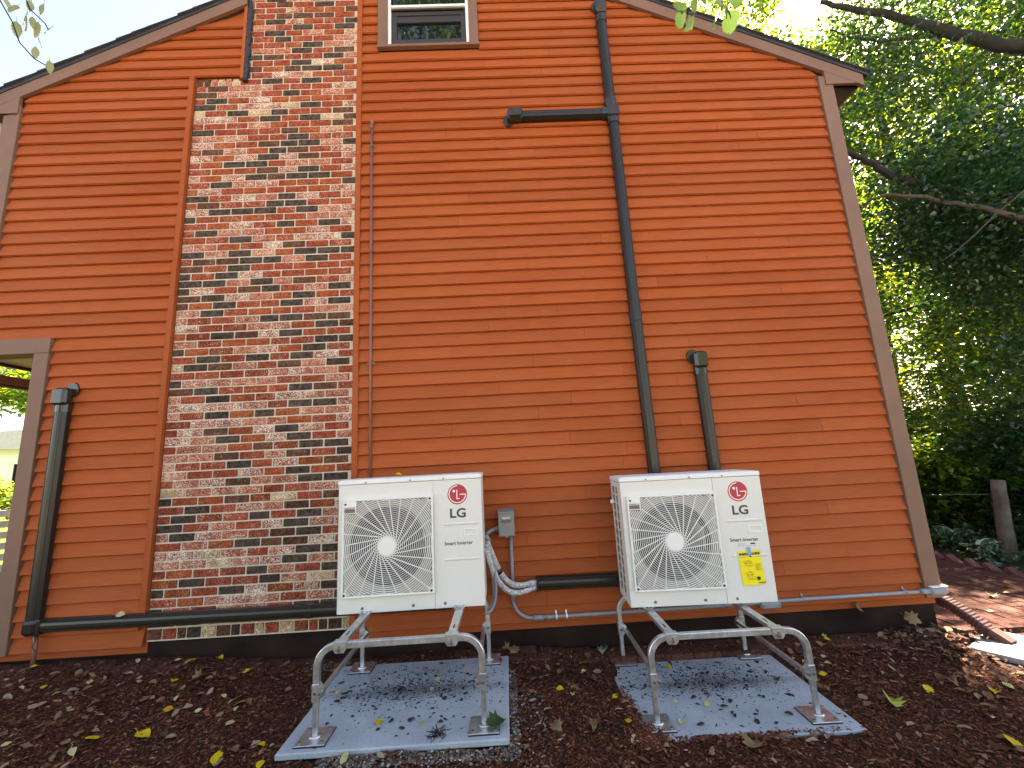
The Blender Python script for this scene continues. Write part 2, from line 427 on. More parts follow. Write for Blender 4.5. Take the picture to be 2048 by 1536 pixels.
# core walls (sheathing) : gable wall pieces, other walls
mb = MB()
def wall_poly(x0, x1, zb, mb):
    pts = [(x0, zb), (x1, zb)]
    top = lambda x: min(lrake(x), rrake(x))+.10
    pts.append((x1, top(x1)))
    if x0 < APX < x1: pts.append((APX, top(APX)))
    pts.append((x0, top(x0)))
    mb.poly_y(pts, .012, .13)
wall_poly(-3.87, -2.752, .10, mb); wall_poly(XL+.02, -3.87, 2.46, mb); wall_poly(-1.262, -1.04, .10, mb); wall_poly(-.06, XR-.02, .10, mb)
mb.box(-1.04, -.06, .012, .13, .10, 5.34)
mb.poly_y([(-1.04, 6.55), (-.06, 6.55), (-.06, rrake(-.06)+.1), (APX, lrake(APX)+.1), (-1.04, lrake(-1.04)+.1)], .012, .13)
mb.poly_y([(-2.752, 5.10), (-2.33, 5.10), (-2.33, lrake(-2.33)+.1), (-2.752, lrake(-2.752)+.1)], .012, .13)
mb.box(XR-.14, XR-.02, .13, HD, .10, 4.9); mb.box(XL+.02, XL+.14, .13, HD, 2.46, 4.9); mb.box(XL+.02, XR-.02, HD, HD+.12, .10, 4.9)
mb.box(-3.87, -3.75, .13, HD, .10, 2.46); mb.box(XL+.02, -3.87, .13, HD-.1, 2.47, 2.53)
mb.build('wall', M_sid, house)
# foundation
mb = MB(); mb.box(-3.85, 3.30, .035, .25, -.5, .165); mb.box(3.1, 3.30, .25, HD, -.5, .10); mb.box(-2.77, -1.22, .022, .035, -.45, .182)
mb.build('foundation', M_found, house)
# clapboards -----------------------------------------------------
PITCH = .1098; Z0 = .152
def board(x0, x1, zb, ov=.02, h=PITCH, sl=None, sr=None, wob=0.):
    """one clapboard; sl / sr: ends raked to follow the roof (x at top differs)"""
    t = zb+h+ov
    xa, xb = (x0, x1), (x1 if sr is None else sr, 0)
    xt0 = x0 if sl is None else sl; xt1 = x1 if sr is None else sr
    yb, yt = -.0285+wob, .003
    # bottom edge: a bevel that turns down and back from the weather face, then a kerf, both shaped to darken the lap line
    c0, c1 = .0075, .0165
    A = lambda x, xt: [(x, yb+.0004, zb+c0), (x, yb+c1, zb), (x, yb+.030, zb+.014), (xt, .011, t), (xt, yt, t)]
    v = A(x0, xt0)+A(x1, xt1)
    mb = MB().add(v, [(0, 5, 9, 4), (1, 6, 5, 0), (2, 7, 6, 1), (3, 8, 7, 2), (4, 9, 8, 3), (0, 4, 3, 2, 1), (5, 6, 7, 8, 9)])
    return mb.build('clapboard', M_sid, house)
NB = 0
def run(x0, x1, k, l=False, r=False):
    global NB
    zb = Z0+PITCH*k; t = zb+PITCH+.02
    if t-.02 < .1: return
    inv_l = lambda z: (z-6.994)/.4835; inv_r = lambda z: (6.4225-z)/.467
    a0, a1, b0, b1 = x0, x0, x1, x1
    a0 = max(x0, inv_l(zb+.0)-.10); a1 = max(x0, inv_l(t)-.10)
    b0 = min(x1, inv_r(zb)+.10); b1 = min(x1, inv_r(t)+.10)
    if b1-a1 < .08: return
    # butt joints
    cuts = []
    L = b0-a0
    rr = random.Random(k*31+int(x0*100))
    if L > 1.6:
        p = a0+rr.uniform(.7, min(2.6, L-.4))
        while p < b0-.45: cuts.append(p); p += rr.uniform(1.3, 3.4)
    e = [None]+cuts+[None]
    for i in range(len(e)-1):
        l0 = a0 if e[i] is None else e[i]+.0008; r0 = b0 if e[i+1] is None else e[i+1]-.0008
        l1 = a1 if e[i] is None else l0; r1 = b1 if e[i+1] is None else r0
        board(l0, r0, zb+(rr.uniform(-.0015, .0015)), sl=l1, sr=r1, wob=rr.uniform(-.002, .0015)); NB += 1
for k in range(0, 60):
    zb = Z0+PITCH*k
    if lrake(APX) < zb: break
    # left field
    xl = -3.728 if zb < 2.55 else -4.300
    if zb < 4.98: run(xl, -2.803 if k else -2.768, k)
    elif zb < 5.09-.02 : run(xl, -2.803, k)
    else: run(xl, -2.335, k)
    # right field, split at the window
    if zb+PITCH < 5.40 or zb > 6.6: run(-1.190, 3.190, k)
    else:
        run(-1.190, -1.038, k); run(-.062, 3.190, k)
# vertical strips beside the brick, trims ------------------------
def part(name, mat, fn, parent=house, label=None):
    mb = MB(); fn(mb); o = mb.build(name, mat, parent)
    if label: o['label'] = label
    return o
part('brick_side_strip', M_sid, lambda b: b.box(-1.237, -1.190, -.033, .01, .17, 6.55, bev=.002))
part('brick_side_strip', M_sid, lambda b: b.box(-2.802, -2.757, -.033, .01, .30, 5.10, bev=.002))
part('brick_side_strip', M_sid, lambda b: b.box(-2.334, -2.302, -.033, .01, 5.06, 5.94, bev=.002))
def tar(b):
    r = random.Random(4); pts = []
    for i in range(46):
        z = 5.03+i*.0205; pts.append((-2.281+r.uniform(-.006, .006), -.022, z))
    b.sweep(pts, [(.022*math.cos(a), .018*math.sin(a)) for a in np.linspace(0, 2*PI, 9)[:-1]], ref=(0, 1, 0), scales=[1+r.uniform(-.3, .3) for _ in pts])
part('flashing', M_tar, tar)
part('corner_board', M_trim, lambda b: b.box(3.192, 3.325, -.041, .012, .155, 4.86, bev=.003))
part('corner_board', M_trim, lambda b: b.box(3.284, 3.326, .013, .12, .155, 4.7, bev=.003))
part('corner_board', M_trim, lambda b: b.box(-4.445, -4.302, -.041, .012, 2.44, 4.82, bev=.003))
part('corner_post', M_trim, lambda b: b.box(-4.445, -4.302, -.041, .10, -.1, 2.438, bev=.003))
part('opening_header', M_trim, lambda b: b.box(-4.300, -3.732, -.041, .10, 2.447, 2.577, bev=.003))
part('opening_jamb', M_trim, lambda b: b.box(-3.853, -3.732, -.041, .10, .15, 2.4455, bev=.003))
part('porch_ceiling', M_paleyel, lambda b: b.box(XL+.03, -3.9, .13, 6.0, 2.455, 2.468))
part('porch_edge_beam', M_drip, lambda b: b.box(XL-.02, XL+.019, .13, 6.0, 2.43, 2.62))
part('porch_rail_beam', M_trim, lambda b: (b.box(-4.98, -4.90, .2, 7.0, 2.385, 2.455), b.box(-5.03, -4.985, .2, 7.0, 2.36, 2.40)))
# rake boards (proud of the wall), returns, drip edge, shingles
CX0, CX1 = -2.302, -1.236      # the chimney passes through the roof edge between these
def rake(b, l):
    f = lrake if l else rrake
    if l:
        for a, c in (((-4.78, CX0),) if l == 1 else ((CX1, APX),)): b.poly_y([(a, f(a)), (c, f(c)), (c, f(c)+.125), (a, f(a)+.125)], -.052, -.022)
    else: b.poly_y([(APX+.0005, f(APX)), (3.62, f(3.62)), (3.62, f(3.62)+.122), (APX+.0005, f(APX)+.125)], -.052, -.022)
part('rake_board', M_trim, lambda b: rake(b, 1)); part('rake_board', M_trim, lambda b: rake(b, 2)); part('rake_board', M_trim, lambda b: rake(b, 0))
def frieze(b, l):
    f = lrake if l else rrake
    if l:
        for a, c in (((-4.5, CX0),) if l == 1 else ((CX1, APX),)): b.poly_y([(a, f(a)+.01), (c, f(c)+.01), (c, f(c)+.10), (a, f(a)+.10)], -.0215, .01)
    else: b.poly_y([(APX+.0005, f(APX)+.01), (3.3, f(3.3)+.01), (3.3, f(3.3)+.10), (APX+.0005, f(APX)+.10)], -.0215, .01)
part('rake_soffit', M_soffit, lambda b: frieze(b, 1)); part('rake_soffit', M_soffit, lambda b: frieze(b, 2)); part('rake_soffit', M_soffit, lambda b: frieze(b, 0))
part('eave_return', M_trim, lambda b: b.poly_y([(3.25, 4.760), (3.618, 4.766), (3.618, rrake(3.618)-.001), (3.25, rrake(3.25)-.001)], -.051, -.022))
part('eave_return', M_trim, lambda b: b.poly_y([(-4.76, 4.735), (-4.315, 4.735), (-4.315, lrake(-4.315)-.001), (-4.76, lrake(-4.76)-.001)], -.051, -.022))
part('eave_soffit', M_soffit, lambda b: b.box(3.33, 3.60, -.021, HD, 4.768, 4.785))
part('eave_soffit', M_soffit, lambda b: b.box(-4.76, -4.45, -.021, HD, 4.738, 4.755))
part('eave_fascia', M_trim, lambda b: b.box(3.600, 3.618, -.021, HD, 4.768, 4.86))
part('eave_fascia', M_trim, lambda b: b.box(-4.78, -4.762, -.021, HD, 4.738, 4.82))
roof = None
def roofslab(b, l):
    f = lrake if l else rrake
    if l:
        for a, c, y0 in ((-4.84, CX0, -.060), (CX0, CX1, .64), (CX1, APX, -.060)): b.poly_y([(a, f(a)+.125), (c, f(c)+.125), (c, f(c)+.165), (a, f(a)+.165)], y0, HD+.1)
    else: b.poly_y([(APX+.001, f(APX)+.125), (3.67, f(3.67)+.125), (3.67, f(3.67)+.165), (APX+.001, f(APX)+.165)], -.060, HD+.1)
r1 = part('roof', M_drip, lambda b: roofslab(b, 1)); r2 = part('roof', M_drip, lambda b: roofslab(b, 0))
# shingle courses: each course a part of its roof side, slightly stepped
for l, r in ((1, r1), (0, r2)):
    f = lrake if l else rrake; slope = .4835 if l else .467
    xa, xb = (-4.86, APX) if l else (3.69, APX)
    n = 31; dx = (xb-xa)/n
    for i in range(n):
        x0 = xa+dx*i; x1 = x0+dx*1.02; jit = rnd.uniform(-.006, .006)
        z0 = f(x0)+.166+.016; z1 = f(x1)+.166+.006
        v = [(x0, z0-.014), (x1, z1-.006), (x1, z1), (x0, z0)]
        if not l: v = [v[1], v[0], v[3], v[2]]
        mb = MB(); mb.poly_y(v, (.65 if l and x1 > CX0+.02 and x0 < CX1-.02 else -.075+jit), HD+.1); mb.build('shingle_course', M_shingle, r)
# left corner downspout
part('downspout', M_white, lambda b: (b.tube([(-4.62, .08, 4.64), (-4.62, .06, 4.56), (-4.54, .05, 4.47), (-4.50, .05, 4.38), (-4.50, .05, 2.6)], .036, 12), b.cyl((-4.62, .08, 4.76), (-4.62, .08, 4.64), .04)))
# brick chimney face ----------------------------------------------
BW, BH, MJ = .2032, .0677, .0115
mb = MB(); mb.box(-2.752, -1.238, .003, .02, .178, 5.06); mb.box(-2.300, -1.238, .003, .60, 5.06, 7.62)
chim = mb.build('brick_chimney', M_mortar, house)
wts = [('0', .28), ('1', .12), ('2', .21), ('3', .12), ('4', .16), ('5', .09), ('6', .02)]
def pick(r):
    u = r.random(); a = 0
    for i, (_, wv) in enumerate(wts):
        a += wv
        if u < a: return i
    return 0
bricks = []      # (x0,x1,z0,z1,mat)
rb = random.Random(23)
x0c, x1c = -2.750, -1.240
# bottom row of headers
x = x0c+.004
while x < x1c-.03:
    wv = .098 if rb.random() > .12 else .06
    bricks.append((x, min(x+wv, x1c), .190, .262, rb.choice([0, 0, 5, 5, 2, 6, 1]))); x += wv+MJ
row = 0; z = .276
while z < 7.55:
    xl = x0c if z < 4.99 else (-2.300)
    if z >= 4.99 and z < 5.06:
        xx = -2.748
        while xx < -2.36: bricks.append((xx, xx+.056, 4.998, 5.078, rb.choice([6, 4, 4, 5, 6]))); xx += .0665
        xl = -2.345
    A = row % 2
    # lay bricks
    seq = []
    xx = x0c-.0 if not A else x0c-.1016
    lay = []
    cnt = 0
    while xx < x1c:
        wv = BW
        if cnt == 4-0*A: wv = .166           # the short brick near the middle of every course
        lay.append((xx, xx+wv-MJ)); xx += wv; cnt += 1
    for a, b in lay:
        a = max(a, xl); b = min(b, x1c)
        if b-a < .03: continue
        j = rb.uniform(-.0015, .0015)
        bricks.append((a+rb.uniform(0, .0015), b+rb.uniform(-.0015, 0), z+j, z+BH-MJ+j, pick(rb)))
    z += BH; row += 1
def brick_geo(mb, a, b, z0, z1, mi, r):
    y = -.004+r.uniform(-.0025, .002)
    mb.box(a, b, y, .012, z0, z1, mi, bev=.003)
bricks.sort(key=lambda q: q[2])
cache = {}
for i, q in enumerate(bricks[:300]):
    key = (round((q[1]-q[0])/.004), round((q[3]-q[2])/.003), q[4])
    if key not in cache:
        mb = MB(); ww, hh = q[1]-q[0], q[3]-q[2]; mb.box(-ww/2, ww/2, -.008, .008, -hh/2, hh/2, 0, bev=.0035)
        cache[key] = mb.mesh('brick', BR[q[4]])
    link('brick', cache[key], chim, loc=((q[0]+q[1])/2, .003+rb.uniform(-.002, .002), (q[2]+q[3])/2), rot=(0, rb.uniform(-.004, .004), 0))
mb = MB()
for q in bricks[300:]: brick_geo(mb, *q, rb)
zz = 5.75; k = 0
while zz < 7.55:           # side faces of the stack above the roof
    for xs0, xs1 in ((-2.312, -2.299), (-1.239, -1.226)):
        y_ = .016-(.1 if k % 2 else 0)
        while y_ < .6:
            mb.box(xs0, xs1, max(y_, .016), min(y_+BW-MJ, .598), zz, zz+BH-MJ, pick(rb)); y_ += BW
    zz += BH; k += 1
mb.box(-2.36, -1.18, -.05, .66, 7.62, 7.70, 5)
o = mb.build('upper_bricks', BR, chim); o['kind'] = 'stuff'
# window ------------------------------------------------------------
win = MB(); win.box(-1.036, -.944, -.041, .0, 5.372, 6.55, bev=.003); 
window = win.build('window', M_trim, house)
part('casing', M_trim, lambda b: b.box(-.151, -.064, -.041, .0, 5.372, 6.55, bev=.003), window)
part('sill', M_trim, lambda b: b.box(-1.044, -.056, -.048, .0, 5.343, 5.371, bev=.003), window)
def storm(b):
    b.box(-.942, -.914, -.022, .004, 5.374, 6.52); b.box(-.181, -.153, -.022, .004, 5.374, 6.52)
    b.box(-.913, -.182, -.022, .004, 5.374, 5.392); b.box(-.913, -.182, -.024, .004, 5.824, 5.848)
part('storm_frame', M_white, storm, window)
def sash(b):
    b.box(-.912, -.862, .006, .05, 5.396, 5.822); b.box(-.232, -.184, .006, .05, 5.396, 5.822)
    b.box(-.861, -.233, .006, .05, 5.396, 5.475); b.box(-.912, -.184, .004, .03, 5.755, 5.80)
part('sash', M_sash, sash, window)
part('pane', M_glass, lambda b: b.box(-.860, -.234, .03, .036, 5.476, 5.75), window)
part('pane', M_glass, lambda b: b.box(-.912, -.184, -.010, -.005, 5.849, 6.5), window)
part('pane', M_glass, lambda b: b.box(-.912, -.184, -.008, -.004, 5.802, 5.8235), window)
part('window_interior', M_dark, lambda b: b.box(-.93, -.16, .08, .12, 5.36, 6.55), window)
part('lintel_shadow_strip', M_sash, lambda b: b.box(-.861, -.233, .012, .028, 5.68, 5.7545), window)  # solid dark strip standing in for shade at the head of the pane

# ------------------------------------------------------------------ line-set covers and pipes on the wall
def prof(w=.045, d=.066):
    return [(-w, 0), (-w, d*.55), (-w*.62, d*.93), (-w*.2, d), (w*.2, d), (w*.62, d*.93), (w, d*.55), (w, 0)]
def cover(b, p0, p1, w=.045, d=.066, mi=0):
    # profile x = across, y = out of the wall (-y)
    p0 = Vector(p0); p1 = Vector(p1); t = (p1-p0).normalized(); out = Vector((0, -1, 0)); ac = t.cross(out)
    pr = prof(w, d); n = len(pr)
    vs_ = [p0+ac*x+out*y for x, y in pr]+[p1+ac*x+out*y for x, y in pr]
    fs = [(i, (i+1) % n, n+(i+1) % n, n+i) for i in range(n)]+[tuple(range(n-1, -1, -1)), tuple(range(n, 2*n))]
    b.add(vs_, fs, mi)
    for s_ in (-.5, .5):    # small raised ridges along the cover
        q = ac*(w*.62*s_*2)
        b.sweep([p0+q+out*(d*.93), p1+q+out*(d*.93)], [(.0022, .0015), (-.0022, .0015), (-.0022, -.002), (.0022, -.002)], mi=mi, smooth=False)
WY = D-.026
def cpart(name, parent, mat, *segs):
    mb = MB()
    for s_ in segs: cover(mb, *s_[:2], **(s_[2] if len(s_) > 2 else {}))
    return mb.build(name, mat, parent)
def capfit(parent, x, z, dx, dz, flange=(0, 0)):
    """rounded wall inlet cap at x,z ; (dx,dz) = direction towards the duct"""
    mb = MB(); L = .115
    x0, x1 = sorted((x-dx*.03, x+dx*L)); z0, z1 = sorted((z-dz*.03, z+dz*L))
    if dx: z0, z1 = z-.056, z+.056
    else: x0, x1 = x-.056, x+.056
    mb.box(x0, x1, -.088, 0, z0, z1, bev=.024)
    mb.box(x0+.012, x1-.012, -.094, -.08, z0+.012, z1-.012, bev=.007)
    o = mb.build('inlet_cap', M_bronze_cap, parent)
    mb = MB(); fx, fz = flange
    mb.sweep([(x+fx, -.012, z+fz), (x+fx, -.0, z+fz)], [(.05*math.cos(a), .062*math.sin(a)) for a in np.linspace(0, 2*PI, 25)[:-1]], scales=[.92, 1])
    mb.build('wall_flange', M_bronze_cap, parent)
    return o
# tall run
t = empty('line_cover', (1.19, WY, 1.0), label='tall dark bronze line cover running up the siding with a side arm', cat='pipe cover')
def L3(x, z): return (x-1.19, 0, z-1.0)
cpart('duct', t, M_bronze, (L3(1.197, .46), L3(1.171, 2.475)))
cpart('duct', t, M_bronze, (L3(1.170, 2.555), L3(1.158, 4.42)))
cpart('duct', t, M_bronze, (L3(1.150, 4.64), L3(1.146, 5.56)))
cpart('coupling', t, M_bronze, (L3(1.171, 2.455), L3(1.170, 2.575), dict(w=.048, d=.0665)))
part('coupling_band', M_blackp, lambda b: b.box(1.171-1.19-.03, 1.171-1.19+.03, -.072, -.064, 2.477-1, 2.553-1, bev=.002), t)
cpart('side_arm', t, M_bronze, (L3(.262, 4.515), L3(1.075, 4.515)))
def tee(b):
    cover(b, L3(1.160, 4.40), L3(1.150, 4.66), w=.053, d=.072); cover(b, L3(1.055, 4.515), L3(1.15, 4.515), w=.053, d=.072)
    b.box(-.09, .018, -.080, -.06, 3.458, 3.572, bev=.012)
    b.sweep([(-.052, -.03, 3.60), (-.068, -.03, 3.580), (-.088, -.03, 3.572)], [(.018*math.cos(a), .034*math.sin(a)) for a in np.linspace(0, 2*PI, 11)[:-1]], ref=(0, 1, 0))
    b.sweep([(-.050, -.03, 3.42), (-.066, -.03, 3.448), (-.088, -.03, 3.456)], [(.018*math.cos(a), .034*math.sin(a)) for a in np.linspace(0, 2*PI, 11)[:-1]], ref=(0, 1, 0))
part('tee_fitting', M_bronze_cap, tee, t)
capfit(t, .20-1.19, 4.515-1, 1, 0, (-.018, -.025))
capfit(t, 1.144-1.19, 5.74-1, 0, -1, (-.03, .01))
cpart('coupling', t, M_bronze_cap, (L3(1.1462, 5.53), L3(1.146, 5.61), dict(w=.05, d=.070)))
t = empty('line_cover', (1.68, WY, 1.0), label='short bronze line cover rising behind the unit with the yellow card', cat='pipe cover')
cpart('duct', t, M_bronze, ((0.004, 0, -.3), (-.014, 0, 1.03)))
cpart('coupling', t, M_bronze_cap, ((-.013, 0, .995), (-.014, 0, 1.06), dict(w=.049, d=.069)))
capfit(t, -.016, 1.155, 0, -1, (-.042, .0))
t = empty('line_cover', (-3.56, WY, .34), label='bronze line cover at left, down the siding then right under the brick', cat='pipe cover')
cpart('duct', t, M_bronze, ((.016, 0, .05), (.018, 0, 1.64)))
cpart('duct', t, M_bronze, ((.07, 0, 0.012), (2.03, 0, 0.0)))
cpart('duct', t, M_bronze, ((2.05, 0, 0), (3.1, 0, -.004)))
cpart('coupling', t, M_bronze_cap, ((2.02, 0, 0), (2.065, 0, 0), dict(w=.049, d=.0695)))
cpart('coupling', t, M_bronze_cap, ((.018, 0, 1.60), (.018, 0, 1.665), dict(w=.049, d=.069)))
capfit(t, .02, 1.765, 0, -1, (.035, .02))
part('elbow', M_bronze_cap, lambda b: (b.box(-.04, .085, -.082, 0, -.05, .07, bev=.03), b.box(.072, .10, -.074, 0, -.045, .062, bev=.008)), t)
t = empty('line_cover', (.19, WY, .435), label='level bronze line cover between the two heat pump units', cat='pipe cover')
cpart('duct', t, M_bronze, ((.01, 0, 0), (1.02, 0, -.012)))
part('end_collar', M_blackp, lambda b: b.box(-.004, .012, -.07, 0, -.05, .048, bev=.004), t)
# small brown pipe stub under the left elbow
t = empty('drain_stub', (-3.52, WY-.03, .29), label='short rusty brown pipe stub below the left cover elbow', cat='pipe')
part('pipe', M_copper, lambda b: b.tube([(0, 0, 0), (.012, 0, -.05), (.02, -.006, -.09), (.018, -.01, -.22)], .014, 9), t)
part('twig', M_bark, lambda b: b.tube([(.03, -.04, .02), (.06, -.05, -.02), (.04, -.05, -.06), (.08, -.06, -.09)], .003, 5), t)
# thin brown conduit beside the brick
t = empty('thin_conduit', (-1.087, D-.028, .3), label='thin brown conduit rising beside the brick chimney with a hooded cap', cat='conduit')
part('conduit', M_copper, lambda b: b.cyl((0, 0, 0), (-.004, 0, 4.18), .0115, n=12), t)
part('hood', M_copper, lambda b: (b.cyl((-.004, 0, 4.16), (-.004, 0, 4.215), .017, n=12), b.sweep([(-.004, -.0, 4.2), (.002, .002, 4.235), (.012, .006, 4.235)], [(.018*math.cos(a), .018*math.sin(a)) for a in np.linspace(0, 2*PI, 11)[:-1]], scales=[1, .9, .35])), t)
for z in (.75, 1.93, 2.94, 3.98):
    part('strap', M_copper, lambda b: b.sweep([(-.034, .010, z-.004), (-.016, .002, z), (-.011, -.013, z+.001), (0, -.017, z+.002), (.011, -.013, z+.001), (.016, .002, z), (.034, .010, z-.004)], [(.0012, .009), (-.0012, .009), (-.0012, -.009), (.0012, -.009)], smooth=False, ref=(0, 0, 1)), t)
# electrical disconnect
t = empty('disconnect_box', (-.02, D-.018, .9), label='small grey electrical disconnect box on the siding between the units', cat='electrical box')
part('enclosure', M_box, lambda b: b.box(-.059, .059, -.085, 0, -.098, .085, bev=.004), t)
part('cover', M_box, lambda b: (b.box(-.062, .062, -.098, -.084, -.098, .075, bev=.005), b.poly_x([(-.102, .075), (-.102, .085), (0, .098), (0, .0865), (-.086, .0865), (-.092, .075)], -.063, .063)), t)
part('handle', M_box, lambda b: (b.poly_x([(-.098, .020), (-.110, .026), (-.110, .034), (-.098, .050)], -.034, .034), b.poly_x([(-.098, .002), (-.108, .012), (-.098, .018)], -.038, .038)), t)
part('nameplate', M_rib, lambda b: b.poly_x([(-.1, .030), (-.1125, .030), (-.1125, .046), (-.1, .046)], -.030, .030), t)
part('lug', M_screw, lambda b: b.box(-.012, .012, -.094, -.08, -.108, -.096, bev=.002), t)
part('stub_conduit', M_pvc, lambda b: (b.tube([(-.06, -.035, -.045), (-.115, -.04, -.055), (-.16, -.10, -.075)], .015, 12), b.cyl((-.058, -.035, -.045), (-.085, -.036, -.048), .020, n=12)), t)
# grey conduit run
t = empty('grey_conduit', (.01, D-.045, .79), label='grey plastic conduit down from the box then level along the wall base', cat='conduit')
cy = lambda a: a
path = [(0, 0, 0), (-.003, 0, -.30), (-.004, 0, -.46)]
for i in range(0, 9):
    a = i/8*PI/2; path.append((-.004+.13*(1-math.cos(a)), 0, -.46-.13*math.sin(a)-.006*i/8))
path += [(.30, 0, -.597), (1.6, 0, -.592), (2.3, 0, -.584), (3.19, 0, -.582)]
part('pipe', M_pvc, lambda b: b.tube(path, .0135, 12), t)
for xx, L in ((.17, .05),): part('coupling', M_pvc, lambda b: b.cyl((xx-.03, 0, -.597), (xx+L, 0, -.597), .019, n=14), t)
part('coupling', M_pvc, lambda b: b.cyl((-.003, 0, -.40), (-.004, 0, -.46), .019, n=14), t)
part('coupling', M_pvc, lambda b: b.cyl((.235, 0, -.597), (.30, 0, -.597), .017, n=14), t)
for xx, zz in ((.315, -.597), (.392, -.597), (.95, -.594), (1.60, -.592), (2.22, -.585), (3.02, -.582)):
    part('strap', M_white if xx < .5 else M_pvc, lambda b: b.sweep([(xx, .026, zz-.036), (xx, .020, zz-.018), (xx, -.004, zz-.0165), (xx, -.0165, zz), (xx, -.004, zz+.0165), (xx, .020, zz+.018), (xx, .026, zz+.036)], [(.0012, .006), (-.0012, .006), (-.0012, -.006), (.0012, -.006)], smooth=False, ref=(1, 0, 0)), t)
part('corner_body', M_pvc, lambda b: (b.cyl((3.13, 0, -.582), (3.20, 0, -.582), .020, n=14), b.box(3.19, 3.345, -.030, .028, -.612, -.552, bev=.02), b.cyl((3.33, .0, -.582), (3.335, .25, -.582), .018, n=12)), t)
part('cover_plate', M_white, lambda b: b.box(3.21, 3.34, -.026, .024, -.5535, -.545, bev=.003), t)
# junction plate behind the right unit
t = empty('conduit_body', (1.93, D-.05, .185), label='pale grey conduit junction body just right of the unit with the card', cat='conduit fitting')
part('body', M_pvc, lambda b: b.box(-.055, .10, -.035, .02, -.024, .024, bev=.012), t)
for xx in (-.04, .082): part('screw', M_screw, lambda b: b.cyl((xx, -.0355, 0), (xx, -.038, 0), .005, n=8), t)
# grey box half hidden behind the right unit
t = empty('disconnect_box', (1.88, D-.018, .92), label='grey electrical box half hidden behind the right heat pump unit', cat='electrical box')
part('enclosure', M_box, lambda b: b.box(-.09, .035, -.09, 0, -.12, .11, bev=.004), t)
part('cover', M_box, lambda b: b.box(-.092, .040, -.103, -.091, -.12, .10, bev=.004), t)

# ------------------------------------------------------------------ heat pump units
W_, H_, T_ = .95, .834, .33
FC = (.325, .404); FR = .262
def text(body, size, parent, x, z, y, mat, name='lettering', off=0., ang=0., ext=.0004, align='CENTER', sx=1., label=None):
    cu = bpy.data.curves.new('txt', 'FONT'); cu.body = body; cu.size = size; cu.extrude = ext; cu.offset = off; cu.align_x = align; cu.align_y = 'CENTER'
    cu.resolution_u = 3
    ob = bpy.data.objects.new('txt', cu); COL.objects.link(ob)
    me = bpy.data.meshes.new_from_object(ob.evaluated_get(bpy.context.evaluated_depsgraph_get()))
    bpy.data.objects.remove(ob); me.materials.clear(); me.materials.append(mat)
    o = link(name, me, parent, loc=(x, y, z), rot=(PI/2, 0, 0), scale=(sx, 1, 1))
    if ang: o.rotation_euler = (PI/2, -ang, 0)
    if label: o['label'] = label
    return o
def strip(b, pts, wd, y):         # flat stroke in the x,z plane facing -y
    P = [Vector((p[0], p[1])) for p in pts]; L = []; R = []
    for i, p in enumerate(P):
        t_ = (P[min(i+1, len(P)-1)]-P[max(i-1, 0)]).normalized(); n_ = Vector((-t_.y, t_.x))*wd/2
        L.append(p+n_); R.append(p-n_)
    vs_ = [(q.x, y, q.y) for q in L]+[(q.x, y, q.y) for q in R]; n = len(P)
    b.add(vs_, [(i, i+n, i+1+n, i+1) for i in range(n-1)])
def disc(b, x, z, r, y, n=40, mi=0):
    b.add([(x+r*math.cos(2*PI*i/n), y, z+r*math.sin(2*PI*i/n)) for i in range(n)], [tuple(range(n))], mi)

